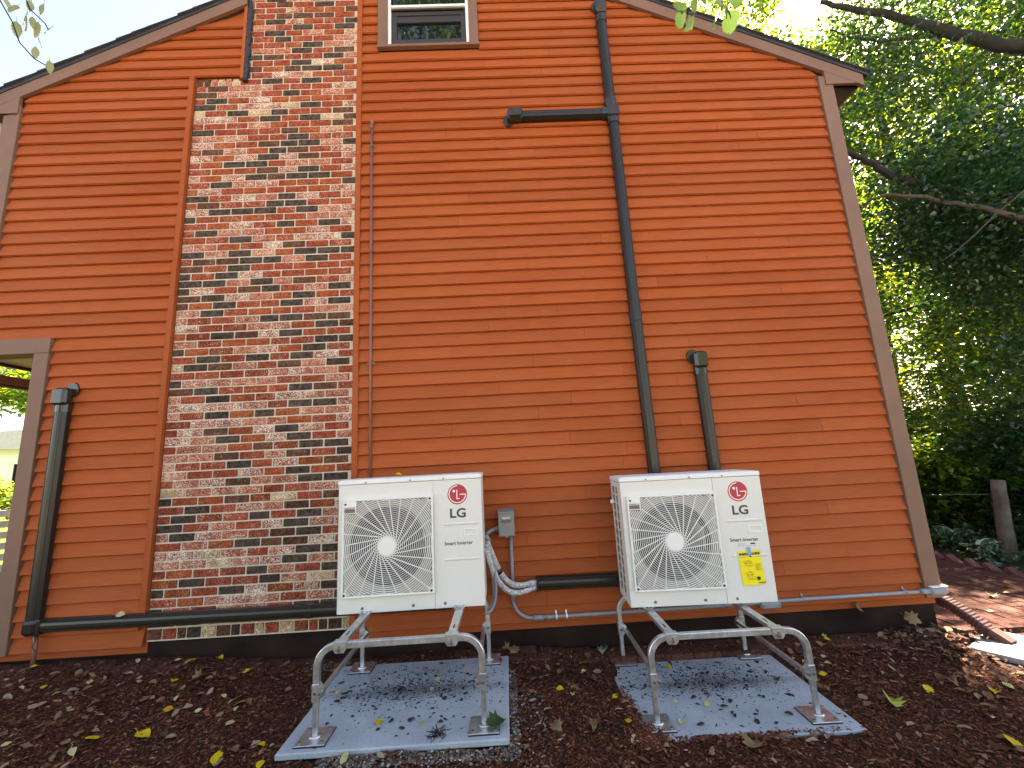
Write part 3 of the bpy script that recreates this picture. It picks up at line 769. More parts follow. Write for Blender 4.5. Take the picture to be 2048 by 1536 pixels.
def make_unit(loc, rz, label):
    U = empty('heat_pump_unit', loc, rz, label, 'heat pump')
    # casing: back, right side, base pan
    def shell(b):
        b.box(.63, W_, .0, .0015+.0015, .0, .803)                                   # placeholder thickness behind service panel
        b.box(W_-.003, W_, .003, T_, .0, .803); b.box(.003, W_-.003, T_-.003, T_, .02, .803)
        b.box(.003, W_-.003, .003, T_-.003, .0, .012); b.box(.55, .552, .05, T_-.003, .012, .80)
    sh = part('casing', M_unit, shell, U)
    # fan front panel with a round hole
    def front(b):
        n = 64; x0, x1, z0, z1 = .0, .6275, .0, .803; cx, cz = FC
        hx0, hx1, hz0, hz1 = .047, .615, .112, .697
        ring = []; outer = []
        for i in range(n):
            a = 2*PI*i/n; c_, s_ = math.cos(a), math.sin(a); kk = min((hx1-cx)/c_ if c_ > 1e-9 else 1e9, (hx0-cx)/c_ if c_ < -1e-9 else 1e9, (hz1-cz)/s_ if s_ > 1e-9 else 1e9, (hz0-cz)/s_ if s_ < -1e-9 else 1e9, .385); ring.append((cx+kk*c_, cz+kk*s_))
            k = min((x1-cx)/c_ if c_ > 1e-9 else 1e9, (x0-cx)/c_ if c_ < -1e-9 else 1e9, (z1-cz)/s_ if s_ > 1e-9 else 1e9, (z0-cz)/s_ if s_ < -1e-9 else 1e9)
            outer.append((cx+k*c_, cz+k*s_))
        vs_ = [(x, 0, z) for x, z in ring]+[(x, 0, z) for x, z in outer]+[(x, .03, z) for x, z in ring]
        fs = [(i, (i+1) % n, n+(i+1) % n, n+i) for i in range(n)]+[((i+1) % n, i, 2*n+i, 2*n+(i+1) % n) for i in range(n)]
        b.add(vs_, [tuple(reversed(f)) for f in fs])
        for X_, Z_ in ((x0, z0), (x1, z0), (x1, z1), (x0, z1)):   # corners
            oo = sorted(range(n), key=lambda i: (outer[i][0]-X_)**2+(outer[i][1]-Z_)**2)[:2]
            b.add([(X_, 0, Z_), (outer[oo[0]][0], 0, outer[oo[0]][1]), (outer[oo[1]][0], 0, outer[oo[1]][1])], [(0, 1, 2)])
    part('fan_panel', M_unit, front, U)
    def plate(b):
        n = 64; cx, cz = FC; x0, x1, z0, z1 = .046, .616, .111, .698; vs_ = []; vo = []
        for i in range(n):
            a = 2*PI*i/n+PI/4; c_, s_ = math.cos(a), math.sin(a); vs_.append((cx+.255*c_, .022, cz+.255*s_))
            k = min((x1-cx)/c_ if c_ > 1e-9 else 1e9, (x0-cx)/c_ if c_ < -1e-9 else 1e9, (z1-cz)/s_ if s_ > 1e-9 else 1e9, (z0-cz)/s_ if s_ < -1e-9 else 1e9); vo.append((cx+k*c_, .022, cz+k*s_))
        b.add(vs_+vo, [(i, n+i, n+(i+1) % n, (i+1) % n) for i in range(n)])
    part('shroud_plate', simple_cache('shroud_tan', (.30, .26, .20)), plate, U)
    # service panel with ribs and a finger recess
    def service(b):
        x0, x1, z0, z1 = .6295, W_, .0, .803; hx0, hx1, hz0, hz1 = .835, .908, .444, .474
        b.box(x0, hx0, -.0015, .0, z0, z1); b.box(hx1, x1, -.0015, .0, z0, z1); b.box(hx0, hx1, -.0015, .0, z0, hz0); b.box(hx0, hx1, -.0015, .0, hz1, z1)
        for zz in (.516, .293):
            b.poly_x([(-.0015, zz-.007), (-.0055, zz-.004), (-.0055, zz+.003), (-.0015, zz+.007)], .694, .924)
    sp_ = part('service_panel', M_unit, service, U)
    def hand(b):
        hx0, hx1, hz0, hz1 = .835, .908, .444, .474
        for q in ((hx0-.010, hx1+.010, hz1, hz1+.008), (hx0-.010, hx1+.010, hz0-.008, hz0), (hx0-.010, hx0, hz0, hz1), (hx1, hx1+.010, hz0, hz1)):
            b.box(q[0], q[1], -.006, -.0016, q[2], q[3], bev=.0015)
        b.poly_x([(-.0014, hz0), (.034, hz0+.010), (.034, hz1), (.036, hz1), (.036, hz0+.006), (.001, hz0-.003)][::-1], hx0, hx1); b.box(hx0, hx1, .0, .036, hz1, hz1+.002); b.box(hx0-.002, hx0, 0, .036, hz0, hz1); b.box(hx1, hx1+.002, 0, .036, hz0, hz1)
    part('grip_recess', M_grille, hand, sp_)
    for zz in (.5075, .2845): part('rib_shadow_strip', M_rib, lambda b: b.box(.694, .924, -.0022, -.0016, zz-.0012, zz+.0012), sp_)  # flat darker strip painting the shadow along each rib's lower edge
    # lid
    def lid(b): b.box(-.004, W_+.004, -.005, T_+.004, .805, .834, bev=.004); b.box(.02, W_-.02, .02, T_-.02, .834, .838, bev=.002)
    ld = part('lid', M_lid, lid, U)
    for x_ in (.181, .476, .698): part('screw', M_screw, lambda b: b.cyl((x_, -.0052, .815), (x_, -.009, .815), .006, n=10), ld)
    for x_ in (.162, .488, .693): part('screw', M_screw, lambda b: (b.cyl((x_, .0, .028), (x_, -.004, .028), .009, n=12), b.cyl((x_, -.004, .028), (x_, -.006, .028), .004, n=6)), U)
    # left side guard: frame with two columns of openings, coil behind
    def guard(b):
        t0, t1 = .0, .0025
        cols = [(.105, .170), (.205, .285)]; rows = 12; z0, z1 = .055, .775; dz = (z1-z0)/rows
        b.box(t0, t1, .0, cols[0][0], .0, .803); b.box(t0, t1, cols[0][1], cols[1][0], .0, .803); b.box(t0, t1, cols[1][1], T_, .0, .803)
        for c0, c1 in cols:
            b.box(t0, t1, c0, c1, .0, z0); b.box(t0, t1, c0, c1, z1, .803)
            for i in range(rows):
                b.box(t0-.001, t1, c0, c1, z0+dz*(i+1)-.0085, z0+dz*(i+1)+.0015)
    part('side_guard', M_unit, guard, U)
    part('coil', M_coil, lambda b: (b.box(.007, .012, .09, T_-.004, .03, .79), b.box(.03, .54, .28, .30, .03, .79)), U)
    part('sensor_clip', M_white, lambda b: b.box(-.028, -.001, .235, .262, .640, .668, bev=.006), U)
    # inner cavity, fan
    part('fan_shroud', simple_cache('shroud_dark', (.03, .028, .025)), lambda b: b.sweep([(FC[0], .0225, FC[1]), (FC[0], .05, FC[1]), (FC[0], .12, FC[1])], [(.255*math.cos(a), .255*math.sin(a)) for a in np.linspace(0, 2*PI, 49)[:-1]], scales=[1, .93, .93], caps=False), U)
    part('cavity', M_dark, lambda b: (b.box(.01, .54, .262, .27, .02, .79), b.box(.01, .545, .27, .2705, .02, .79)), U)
    def fan(b):
        b.cyl((FC[0], .06, FC[1]), (FC[0], .13, FC[1]), .07, n=24)
        for k in range(3):
            a0 = k*2*PI/3+.3; vs_ = []; n = 9
            for i in range(n):
                for j in range(2):
                    r_ = (.065, .238)[j]; a = a0+(i/(n-1))*(1.05 if j == 0 else 1.5)+(.25*j)
                    vs_.append((FC[0]+r_*math.cos(a), .125-.06*i/(n-1), FC[1]+r_*math.sin(a)))
            b.add(vs_, [(2*i, 2*i+1, 2*i+3, 2*i+2) for i in range(n-1)], 0, True)
    part('fan', M_blade, fan, U)
    # fan grille
    gx0, gx1, gz0, gz1 = .033, .629, .098, .711
    def gframe(b):
        b.box(gx0, gx0+.013, -.028, .0-.0005, gz0, gz1, bev=.004); b.box(gx1-.013, gx1, -.028, -.0005, gz0, gz1, bev=.004)
        b.box(gx0+.0125, gx1-.0125, -.0275, -.0005, gz0+.0005, gz0+.013, bev=.003); b.box(gx0+.0125, gx1-.0125, -.0275, -.0005, gz1-.013, gz1-.0005, bev=.003)
        for X_, Z_ in ((gx0+.022, gz0+.022), (gx1-.022, gz0+.022), (gx1-.022, gz1-.022)):
            b.box(X_-.012, X_+.012, -.027, -.006, Z_-.012, Z_+.012, bev=.004)
        b.box(gx0+.012, gx0+.092, -.0265, -.006, gz1-.052, gz1-.012, bev=.002)
        b.box(gx0+.012, gx0+.092, -.0265, -.006, gz1-.091, gz1-.086); b.box(gx0+.084, gx0+.092, -.0265, -.006, gz1-.0865, gz1-.052)
        b.box(gx0+.012, gx0+.085, -.0265, -.006, gz1-.060, gz1-.0565)
    G = part('fan_grille', M_grille, gframe, U)
    part('badge_plate', simple_cache('badge_brown', (.17, .12, .10)), lambda b: b.box(gx0+.0125, gx0+.0835, -.020, -.010, gz1-.0855, gz1-.0605), G)
    ix0, ix1, iz0, iz1 = gx0+.011, gx1-.011, gz0+.011, gz1-.011
    def inside(x, z): return ix0 < x < ix1 and iz0 < z < iz1 and not (x < gx0+.090 and z > gz1-.089)
    def rings(b):
        r = .064
        while r < .42:
            n = max(48, int(r*330)); hw = .0017 if r < .25 else .0026
            pts = [(FC[0]+r*math.cos(2*PI*i/n), FC[1]+r*math.sin(2*PI*i/n), 2*PI*i/n) for i in range(n)]
            for i in range(n):
                p, q = pts[i], pts[(i+1) % n]
                if not (inside(p[0], p[1]) and inside(q[0], q[1])): continue
                vs_ = []
                for (x, z, a) in (p, q):
                    c_, s_ = math.cos(a), math.sin(a)
                    for dr, y in ((-hw, -.0235), (hw, -.0235), (hw, -.0185), (-hw, -.0185)): vs_.append((x+dr*c_, y, z+dr*s_))
                b.add(vs_, [(0, 4, 5, 1), (1, 5, 6, 2), (3, 7, 4, 0), (2, 6, 7, 3)], 0, False)
            r += .0126
    part('ring_wires', M_grille, rings, G)
    def spokes(b):
        n = 24
        for k in range(n):
            a = 2*PI*k/n+.06; d = Vector((math.cos(a), math.sin(a))); nn = Vector((d.y, -d.x)); pts = []
            for i in range(80):
                s_ = i*.006; q = d*s_+nn*(.052*(1-min(1, s_/.62)**1.3))
                x, z = FC[0]+q.x, FC[1]+q.y
                if s_ > .03 and not (ix0-.002 < x < ix1+.002 and iz0-.002 < z < iz1+.002 and not (x < gx0+.090 and z > gz1-.089)): break
                pts.append((x, -.0245, z))
            b.sweep(pts[::2]+[pts[-1]] if len(pts) > 3 else pts, [(-.0026, -.0025), (.0026, -.0025), (.0026, .0025), (-.0026, .0025)], ref=(0, 1, 0), smooth=False)
    part('spokes', M_grille, spokes, G)
    def hub(b): b.sweep([(FC[0], -.016, FC[1]), (FC[0], -.027, FC[1]), (FC[0], -.030, FC[1])], [(.056*math.cos(a), .056*math.sin(a)) for a in np.linspace(0, 2*PI, 41)[:-1]], scales=[1, 1, .95])
    part('hub_cap', M_grille, hub, G)
    for X_, Z_ in ((gx0+.020, gz0+.020), (gx1-.020, gz0+.020), (gx1-.020, gz1-.020), (gx0+.022, gz1-.030)):
        part('screw', M_blackp, lambda b: b.cyl((X_, -.024, Z_), (X_, -.0285, Z_), .0072, n=14), G)
    def slots(b):
        z = gz0+.03
        while z < gz1-.05:
            b.box(gx1-.0002, gx1+.0006, -.017, -.009, z, z+.0045); b.box(gx0-.0006, gx0+.0002, -.017, -.009, z, z+.0045); z += .0105
            b.box
        b.box
    o = part('vent_slots', M_blackp, slots, G)
    o['kind'] = 'stuff'
    # printed logo and lettering
    lx, lz, R = .790, .706, .0665
    lg = part('logo', M_pinkw, lambda b: b.sweep([(lx, -.0016, lz), (lx, -.0023, lz)], [((R+.003)*math.cos(a), (R+.003)*math.sin(a)) for a in np.linspace(0, 2*PI, 49)[:-1]]), U)
    part('logo_disc', M_red, lambda b: b.sweep([(lx, -.0024, lz), (lx, -.0030, lz)], [(R*math.cos(a), R*math.sin(a)) for a in np.linspace(0, 2*PI, 49)[:-1]]), lg)
    def glyph(b):
        k = R/135.; y = -.0036
        arc = [(lx+113*k*math.cos(a), lz+2*k+113*k*math.sin(a)) for a in np.linspace(PI/2, 2*PI-.02, 44)]
        strip(b, arc, 12*k, y); strip(b, [(lx+118*k, lz-2*k), (lx+30*k, lz-2*k)], 12*k, y-.0002)
        strip(b, [(lx-6*k, lz+60*k), (lx-6*k, lz-60*k)], 12*k, y); strip(b, [(lx-12*k, lz-58*k), (lx+30*k, lz-58*k)], 12*k, y-.0002)
        disc(b, lx-46*k, lz+44*k, 18*k, y)
    part('logo_mark', M_pinkw, glyph, lg)
    text('LG', .082, U, .790, .581, -.0022, M_grey, 'brand_lettering', off=.0022, sx=1.12)
    text('Smart Inverter', .0315, U, .789, .392, -.0020, M_grey, 'model_lettering', off=.0006)
    return U
_sc = {}
def simple_cache(n, c):
    if n not in _sc: _sc[n] = simple(n, c)
    return _sc[n]
U1 = make_unit((-1.1275, 2.927, .4604), .0122, 'white heat pump unit in front of the brick chimney, yellow leaf on its lid')
U2 = make_unit((.7754, 2.979, .3775), -.0548, 'white heat pump unit carrying the yellow energy card, its side guard showing')
# unit 2 small sticker + energy card
def stick(b):
    for i, (a, c_) in enumerate(((.742, .800), (.742, .79), (.742, .862))): b.box(a, c_, -.0022, -.0016, .3665-i*.0075, .3685-i*.0075)
part('sticker_lines', simple_cache('sticker_ink', (.25, .29, .34)), stick, U2)
part('sticker_block', M_ink, lambda b: b.box(.826, .857, -.0022, -.0016, .362, .3705), U2)
E_ = empty('energy_card', U2.matrix_basis @ Vector((.807, -.004, .322)), -.0548, 'yellow energy guide card hanging by blue tape from the right unit', 'card')
E_.rotation_euler = (0, -.035, -.0548)
def card(b):
    n = 8
    for i in range(n):
        pass
    xs_ = [-.073, -.035, 0, .035, .073]; zs_ = [.0, -.07, -.14, -.212]
    def yy(x, z): return -.001-.010*(z/-.212)**2*(1-.8*abs(x)/.073)
    vs_ = [(x, yy(x, z), z) for z in zs_ for x in xs_]+[(x, yy(x, z)+.0012, z) for z in zs_ for x in xs_]
    fs = []
    for j in range(3):
        for i in range(4):
            a = j*5+i; fs.append((a, a+5, a+6, a+1)); fs.append((a+20, a+21, a+26, a+25))
    b.add(vs_, fs)
E0 = part('card', M_yel, card, E_)
text('ENERGYGUIDE', .0205, E_, 0, -.021, -.0035, M_ink, 'heading', off=.0007, sx=1.0)
def bars(b):
    r = random.Random(3)
    for z, x0, x1 in ((-.036, -.066, -.035), (-.036, .03, .066), (-.058, -.030, -.008), (-.0645, -.055, .006), (-.090, -.05, .01), (-.096, -.03, .0), (-.128, -.030, -.006), (-.134, -.052, .002), (-.160, -.05, .01), (-.170, -.03, 0), (-.176, -.045, .01)):
        b.box(x0, x1, -.0135, -.0130, z-.0011, z+.0011)
    for k in range(7): b.box(.022, .060-r.uniform(0, .008), -.0135, -.0130, -.082-k*.0065-.001, -.082-k*.0065+.001)
part('fine_print', M_faint, bars, E_)
text('11.5  21.5', .014, E_, -.022, -.076, -.0105, M_ink, 'figures', off=.0001)
text('9.2  8.8', .014, E_, -.022, -.147, -.0125, M_ink, 'figures', off=.0001)
part('star_block', M_ink, lambda b: b.box(.020, .040, -.0135, -.0128, -.182, -.162), E_)
part('footer_block', simple_cache('olive_ink', (.16, .12, .01)), lambda b: b.box(.024, .071, -.0125, -.012, -.203, -.196), E_)
part('tape', M_tape, lambda b: (b.box(-.013, .012, -.0045, -.0035, -.018, .024), b.poly_y([(-.012, -.018), (.004, -.036), (.010, -.018)], -.0052, -.0036)), E_)
part('arrow_mark', M_ink, lambda b: b.poly_y([(-.006, -.034), (.002, -.042), (.010, -.034), (.002, -.028)], -.0062, -.0053), E_)

# ------------------------------------------------------------------ stands
def square(h=.0165): return [(-h, -h*.75), (-h*.75, -h), (h*.75, -h), (h, -h*.75), (h, h*.75), (h*.75, h), (-h*.75, h), (-h, h*.75)]
def make_stand(loc, rz, label, wd=.885, dp=.745):
    T = empty('unit_stand', loc, rz, label, 'stand', 'aluminium stands under the heat pump units')
    zt = .440; R = .105
    for fy, nm in ((0, 'front_loop'), (dp, 'rear_loop')):
        path = [(0, fy, .20), (0, fy, .28), (0, fy, zt-R)]
        for i in range(1, 10):
            a = i/10*PI/2; path.append((R*(1-math.cos(a)), fy, zt-R+R*math.sin(a)))
        path += [(R, fy, zt), (wd-R, fy, zt)]
        for i in range(1, 10):
            a = i/10*PI/2; path.append((wd-R+R*math.sin(a), fy, zt-R+R*math.cos(a)))
        path += [(wd, fy, zt-R), (wd, fy, .28), (wd, fy, .20)]
        part('loop_tube', M_alu, lambda b: b.sweep(path, square(), ref=(0, 1, 0), smooth=False), T)
        for x_ in (0, wd):
            leg = part('leg', M_alu, lambda b: b.sweep([(x_, fy, .012), (x_, fy, .235)], square(.0135), ref=(0, 1, 0), smooth=False), T)
            s_ = -1 if fy == 0 else 1
            def clamp(b):
                b.box(x_-.0195, x_+.0195, fy-.020, fy+.020, .175, .262, bev=.004)
                inn = 1 if x_ == 0 else -1
                b.poly_y([(x_+inn*.018, .185), (x_+inn*.042, .20), (x_+inn*.042, .235), (x_+inn*.018, .258)][::(1 if inn > 0 else -1)], fy-.014, fy+.014)
            cl = part('clamp', M_alu, clamp, leg)
            part('bolt', M_screw, lambda b: (b.cyl((x_+(.028 if x_ == 0 else -.028), fy-.014, .218), (x_+(.028 if x_ == 0 else -.028), fy-.032, .218), .007, n=8), b.cyl((x_, fy-.02, .218), (x_, fy-.026, .218), .008, n=6)), leg)
            def foot(b):
                b.box(x_-.078, x_+.078, fy-.078, fy+.078, .004, .010, bev=.002)
                b.cyl((x_, fy, .010), (x_, fy, .017), .034, .028, n=24); b.cyl((x_, fy, .017), (x_, fy, .045), .011, n=10)
            part('foot_plate', M_alu, foot, T)
            part('rubber_mat', M_blackp, lambda b: b.box(x_-.080, x_+.080, fy-.080, fy+.080, .0, .0038), T)
            ft = [o for o in T.children][-2]
            for bx in (-1, 1):
                for by in (-1, 1):
                    part('anchor_bolt', M_screw, lambda b: b.cyl((x_+bx*.058, fy+by*.058, .010), (x_+bx*.058, fy+by*.058, .016), .0085, n=8), ft)
    for x_ in (0, wd):
        part('side_brace', M_alu, lambda b: b.sweep([(x_+(.03 if x_ == 0 else -.03), .0, .222), (x_+(.03 if x_ == 0 else -.03), dp, .222)], square(.012), ref=(0, 0, 1), smooth=False), T)
    for x_ in (.125, wd-.16):
        def rail(b):
            w2 = .024; y0, y1 = -.020, dp+.02; zz = zt+.0195
            b.box(x_-w2, x_-w2+.003, y0, y1, zz-.022, zz); b.box(x_+w2-.003, x_+w2, y0, y1, zz-.022, zz)
            # top web with slots
            ys_ = [y0, .085, .135, .50, .60, y1]
            for a, c_ in ((y0, .075), (.135, .50), (.60, y1)): b.box(x_-w2+.003, x_+w2-.003, a, c_, zz-.003, zz)
            for a, c_ in ((.075, .135), (.50, .60)):
                b.box(x_-w2+.003, x_-.005, a, c_, zz-.003, zz); b.box(x_+.005, x_+w2-.003, a, c_, zz-.003, zz)
        rl = part('rail', M_alu, rail, T)
        for fy in (0, dp):
            s_ = -1 if fy == 0 else 1
            part('rail_bracket', M_alu, lambda b: (b.box(x_-.036, x_+.036, fy-.022, fy+.022, zt+.0168, zt+.0225, bev=.002), b.poly_y([(x_-.034, zt-.018), (x_-.022, zt-.034), (x_+.022, zt-.034), (x_+.034, zt-.018), (x_+.034, zt+.0166), (x_-.034, zt+.0166)], fy+s_*.0215-.002, fy+s_*.0215+.002)), rl)
            part('wing_bolt', M_screw, lambda b: (b.cyl((x_, fy+s_*.023, zt-.014), (x_, fy+s_*.040, zt-.014), .0075, n=8), b.box(x_-.004, x_+.004, fy+s_*.030-.004, fy+s_*.030+.004, zt-.030, zt+.004, bev=.002)), rl)
        part('unit_foot', M_alu, lambda b: (b.box(x_-.032, x_+.032, .405-.022, .405+.03, zt+.0198, zt+.0235, bev=.001), b.box(x_-.034, x_-.020, .383, .435, zt+.0236, zt+.034, bev=.002), b.box(x_+.020, x_+.034, .383, .435, zt+.0236, zt+.034, bev=.002), b.cyl((x_, .393, zt+.0236), (x_, .393, zt+.036), .008, n=6)), rl)
    return T
make_stand((-1.066, 2.512, .0), 0.003, 'aluminium tube stand on the left pad, against the brick side')
make_stand((.762, 2.602, -.098), -.020, 'aluminium tube stand on the right pad, holding the unit with the card', .885, .735)

# ------------------------------------------------------------------ pads
for i, (px, py, a, zt) in enumerate(PADS):
    mb = MB(); mb.box(0, PW, 0, PD, -.032, 0, bev=.006)
    o = mb.build('pad', M_pad, loc=(px, py, zt), rot=(0, 0, a))
    tag(o, ('blue grey equipment pad on the left with a gravel edge', 'blue grey equipment pad on the right, mulch over its front corner')[i], 'equipment pad')

# ------------------------------------------------------------------ hoses from the left unit
t = empty('insulated_lines', (0, 0, 0), label='pair of silver foil wrapped refrigerant lines from the left unit to the wall', cat='pipes')
def bez(P, n=26):
    P = [Vector(p) for p in P]; out = []
    for i in range(n):
        u = i/(n-1); q = list(P)
        while len(q) > 1: q = [q[j].lerp(q[j+1], u) for j in range(len(q)-1)]
        out.append(q[0])
    return out
pa = bez([(-.165, 3.17, .80), (-.135, 3.20, .76), (-.10, 3.23, .55), (-.03, 3.33, .38), (.10, 3.42, .455), (.195, 3.43, .447)])
pb = bez([(-.165, 3.15, .76), (-.15, 3.18, .70), (-.12, 3.22, .46), (-.03, 3.34, .33), (.10, 3.42, .405), (.195, 3.43, .412)])
r_ = random.Random(2)
part('hose', M_foil, lambda b: b.tube(pa, .020, 12, scales=[1+r_.uniform(-.06, .06) for _ in pa]), t)
part('hose', M_foil, lambda b: b.tube(pb, .020, 12, scales=[1+r_.uniform(-.06, .06) for _ in pb]), t)
part('cable_tie', M_blackp, lambda b: b.cyl(pa[9]+Vector((-.01, 0, 0)), pa[10]+Vector((-.01, 0, 0)), .031, n=14), t)
t = empty('flexible_conduit', (0, 0, 0), label='grey flexible conduit looping down behind the side of the left unit', cat='conduit')
part('loop', M_pvc, lambda b: b.tube(bez([(-.17, 3.16, .80), (-.155, 3.19, .80), (-.10, 3.2, .60), (-.07, 3.22, .36), (-.16, 3.2, .32), (-.19, 3.16, .34)]), .011, 10), t)
part('loop', M_pvc, lambda b: b.tube(bez([(-.17, 3.20, .74), (-.15, 3.22, .72), (-.125, 3.24, .5), (-.11, 3.24, .36), (-.18, 3.22, .33)]), .009, 10), t)
part('elbow', M_pvc, lambda b: b.tube([(-.19, 3.24, .83), (-.168, 3.24, .83), (-.155, 3.25, .80), (-.152, 3.26, .74)], .017, 12), t)

# ------------------------------------------------------------------ brick border along the wall, walk, edging, splash block
bd = MB(); bd.box(-4.4, 3.30, 3.30, 3.50, -.3, -.08); bd = bd.build('wall_border', M_border); tag(bd, kind='structure')
bm_ = MB(); bm_.box(-.0995, .0995, -.0485, .0485, -.03, .03, bev=.003); pm = bm_.mesh('paver', M_paver)
x = -3.9; i = 0
while x < 3.35:
    for yy in (3.345, 3.440):
        zz = float(gz(x, 3.42))-.022 + (.0 if x > -.6 else .0)
        link('paver', pm, bd, loc=(x+(.1 if yy > 3.4 else 0), yy, zz+rnd.uniform(-.003, .003)), rot=(rnd.uniform(-.02, .02), rnd.uniform(-.02, .02), rnd.uniform(-.02, .02)))
    x += .203
wk = MB(); wk.box(3.33, 5.36, 3.50, 13, -.5, -.16); wk = wk.build('walkway', M_border); tag(wk, 'reddish brown paver walk beside the house', kind='structure')
n = 0
for j in range(0, 14):
    for i in range(20):
        if n >= 300: break
        x = 3.385+i*.1015; y = 3.60+j*.2030+(.1015 if i % 2 else 0)
        link('paver', pm, wk, loc=(x, y, -.148+rnd.uniform(-.003, .003)), rot=(rnd.uniform(-.012, .012), rnd.uniform(-.012, .012), PI/2+rnd.uniform(-.01, .01))); n += 1
# step blocks at the walk's front edge
for k in range(5):
    link('step_block', pm, wk, loc=(3.44+k*.235, 3.515, -.135), rot=(0, 0, rnd.uniform(-.03, .03)), scale=(1.15, .9, 1.25))
em = MB(); em.box(-.08, .08, -.045, .045, -.028, .028, bev=.005); em = em.mesh('brick', M_edge)
eg = empty('brick_edging', (5.40, 4.2, -.12), label='sawtooth row of tilted bricks edging the garden bed', cat='edging')
for k in range(19):
    y = k*.205-.7
    link('brick', em, eg, loc=(rnd.uniform(-.01, .01)+.035*math.sin(k*.5)+(.004*max(0, k-6)**1.5), y, .0), rot=(-.0+rnd.uniform(-.05, .05), .0, 0))
    b_ = eg.children[-1]; b_.rotation_euler = (PI*.27+rnd.uniform(-.06, .06), rnd.uniform(-.05, .05), PI/2*0+rnd.uniform(-.1, .1)); 
    b_.rotation_euler = (rnd.uniform(-.05, .05), .60+rnd.uniform(-.08, .08), PI*.5+rnd.uniform(-.08, .08)+PI)
sb = MB(); sb.box(-.22, .36, -.33, .24, -.02, .02, bev=.006)
o = sb.build('splash_block', M_concrete, loc=(3.50, 3.12, -.118), rot=(.0, .03, .55)); tag(o, 'grey concrete splash slab below the brown drain at the right corner', 'splash block')
# corrugated drain extension
t = empty('drain_extension', (3.40, 3.66, .10), label='brown corrugated downspout extension sloping to the slab at the corner', cat='drain')
n = 150; pts = []; sc = []
P0 = Vector((0, 0, .03)); P1 = Vector((.12, -.33, -.17)); 
for i in range(n):
    u = i/(n-1); pts.append(P0.lerp(P1, u)+Vector((0, 0, .018*math.sin(PI*u)))); sc.append(1+.11*(1 if math.sin(i*2*PI/8.2) > 0 else -.6))
rp = [(-.050, -.022), (-.038, -.034), (.038, -.034), (.050, -.022), (.050, .022), (.038, .034), (-.038, .034), (-.050, .022)]
part('corrugated_tube', M_flex, lambda b: b.sweep(pts, rp, ref=(0, 0, 1), smooth=False, scales=sc), t)
dv = (P1-P0).normalized()
part('outlet', M_flex, lambda b: b.sweep([P1-dv*.01, P1+dv*.10], [(a*1.12, c_*1.12) for a, c_ in rp], ref=(0, 0, 1), smooth=False), t)
part('downspout_pipe', M_flex, lambda b: b.box(-.045, .045, -.03, .04, .05, 4.6, bev=.008), t)

# ------------------------------------------------------------------ mulch chips, litter, pebbles, debris
def chips(name, x, y, z, length, width, mat, tone, up=.5, thick=.35, tilt=.5):
    n = len(x); a = rs.uniform(0, 2*PI, n); el = rs.normal(0, tilt*.5, n)
    d = np.stack([np.cos(a)*np.cos(el), np.sin(a)*np.cos(el), np.sin(el)], 1); s_ = np.stack([-np.sin(a), np.cos(a), rs.normal(0, .35, n)], 1)
    u = np.cross(d, s_); c_ = np.stack([x, y, z], 1)
    L = length[:, None]/2; Wd = width[:, None]/2; skew = rs.uniform(-.5, .5, (n, 1))
    v0 = c_-d*L; v1 = c_+s_*Wd+d*L*skew; v2 = c_+d*L; v3 = c_-s_*Wd-d*L*skew*.8; v4 = c_+u*Wd*thick*2+d*L*skew*.3
    V = np.stack([v0, v1, v2, v3, v4], 1).reshape(-1, 3); b = np.arange(n)[:, None]*5
    F = np.concatenate([b+np.array([[0, 3, 4]]), b+np.array([[3, 2, 4]]), b+np.array([[2, 1, 4]]), b+np.array([[1, 0, 4]])], 1).reshape(-1, 3)
    return link(name, npmesh(name, V, F, mat, tone=np.repeat(tone, 4)))
def field(n, x0, x1, y0, y1, pad=.004):
    x = rs.uniform(x0, x1, n); y = rs.uniform(y0, y1, n); k = ~in_pad(x, y, pad); return x[k], y[k]
x, y = field(230000, -4.1, 3.9, 1.75, 3.46)
k = (np.abs(x) < (y*1.3+.15)) & ((y < 3.32) | (rs.uniform(0, 1, len(x)) < .32)) & ~((x > 3.2) & (y > 2.75) & (rs.uniform(0, 1, len(x)) < .85)); x, y = x[k], y[k]
z = gz(x, y)+lump(x, y)+rs.uniform(.0, .012, len(x)) + np.where(y > 3.3, .012, 0)
L = rs.gamma(2.6, .0056, len(x)).clip(.005, .07)
tag(chips('mulch_chips', x, y, z, L, L*rs.uniform(.18, .5, len(x)), M_chip, rs.beta(1.8, 2.6, len(x))), kind='stuff')
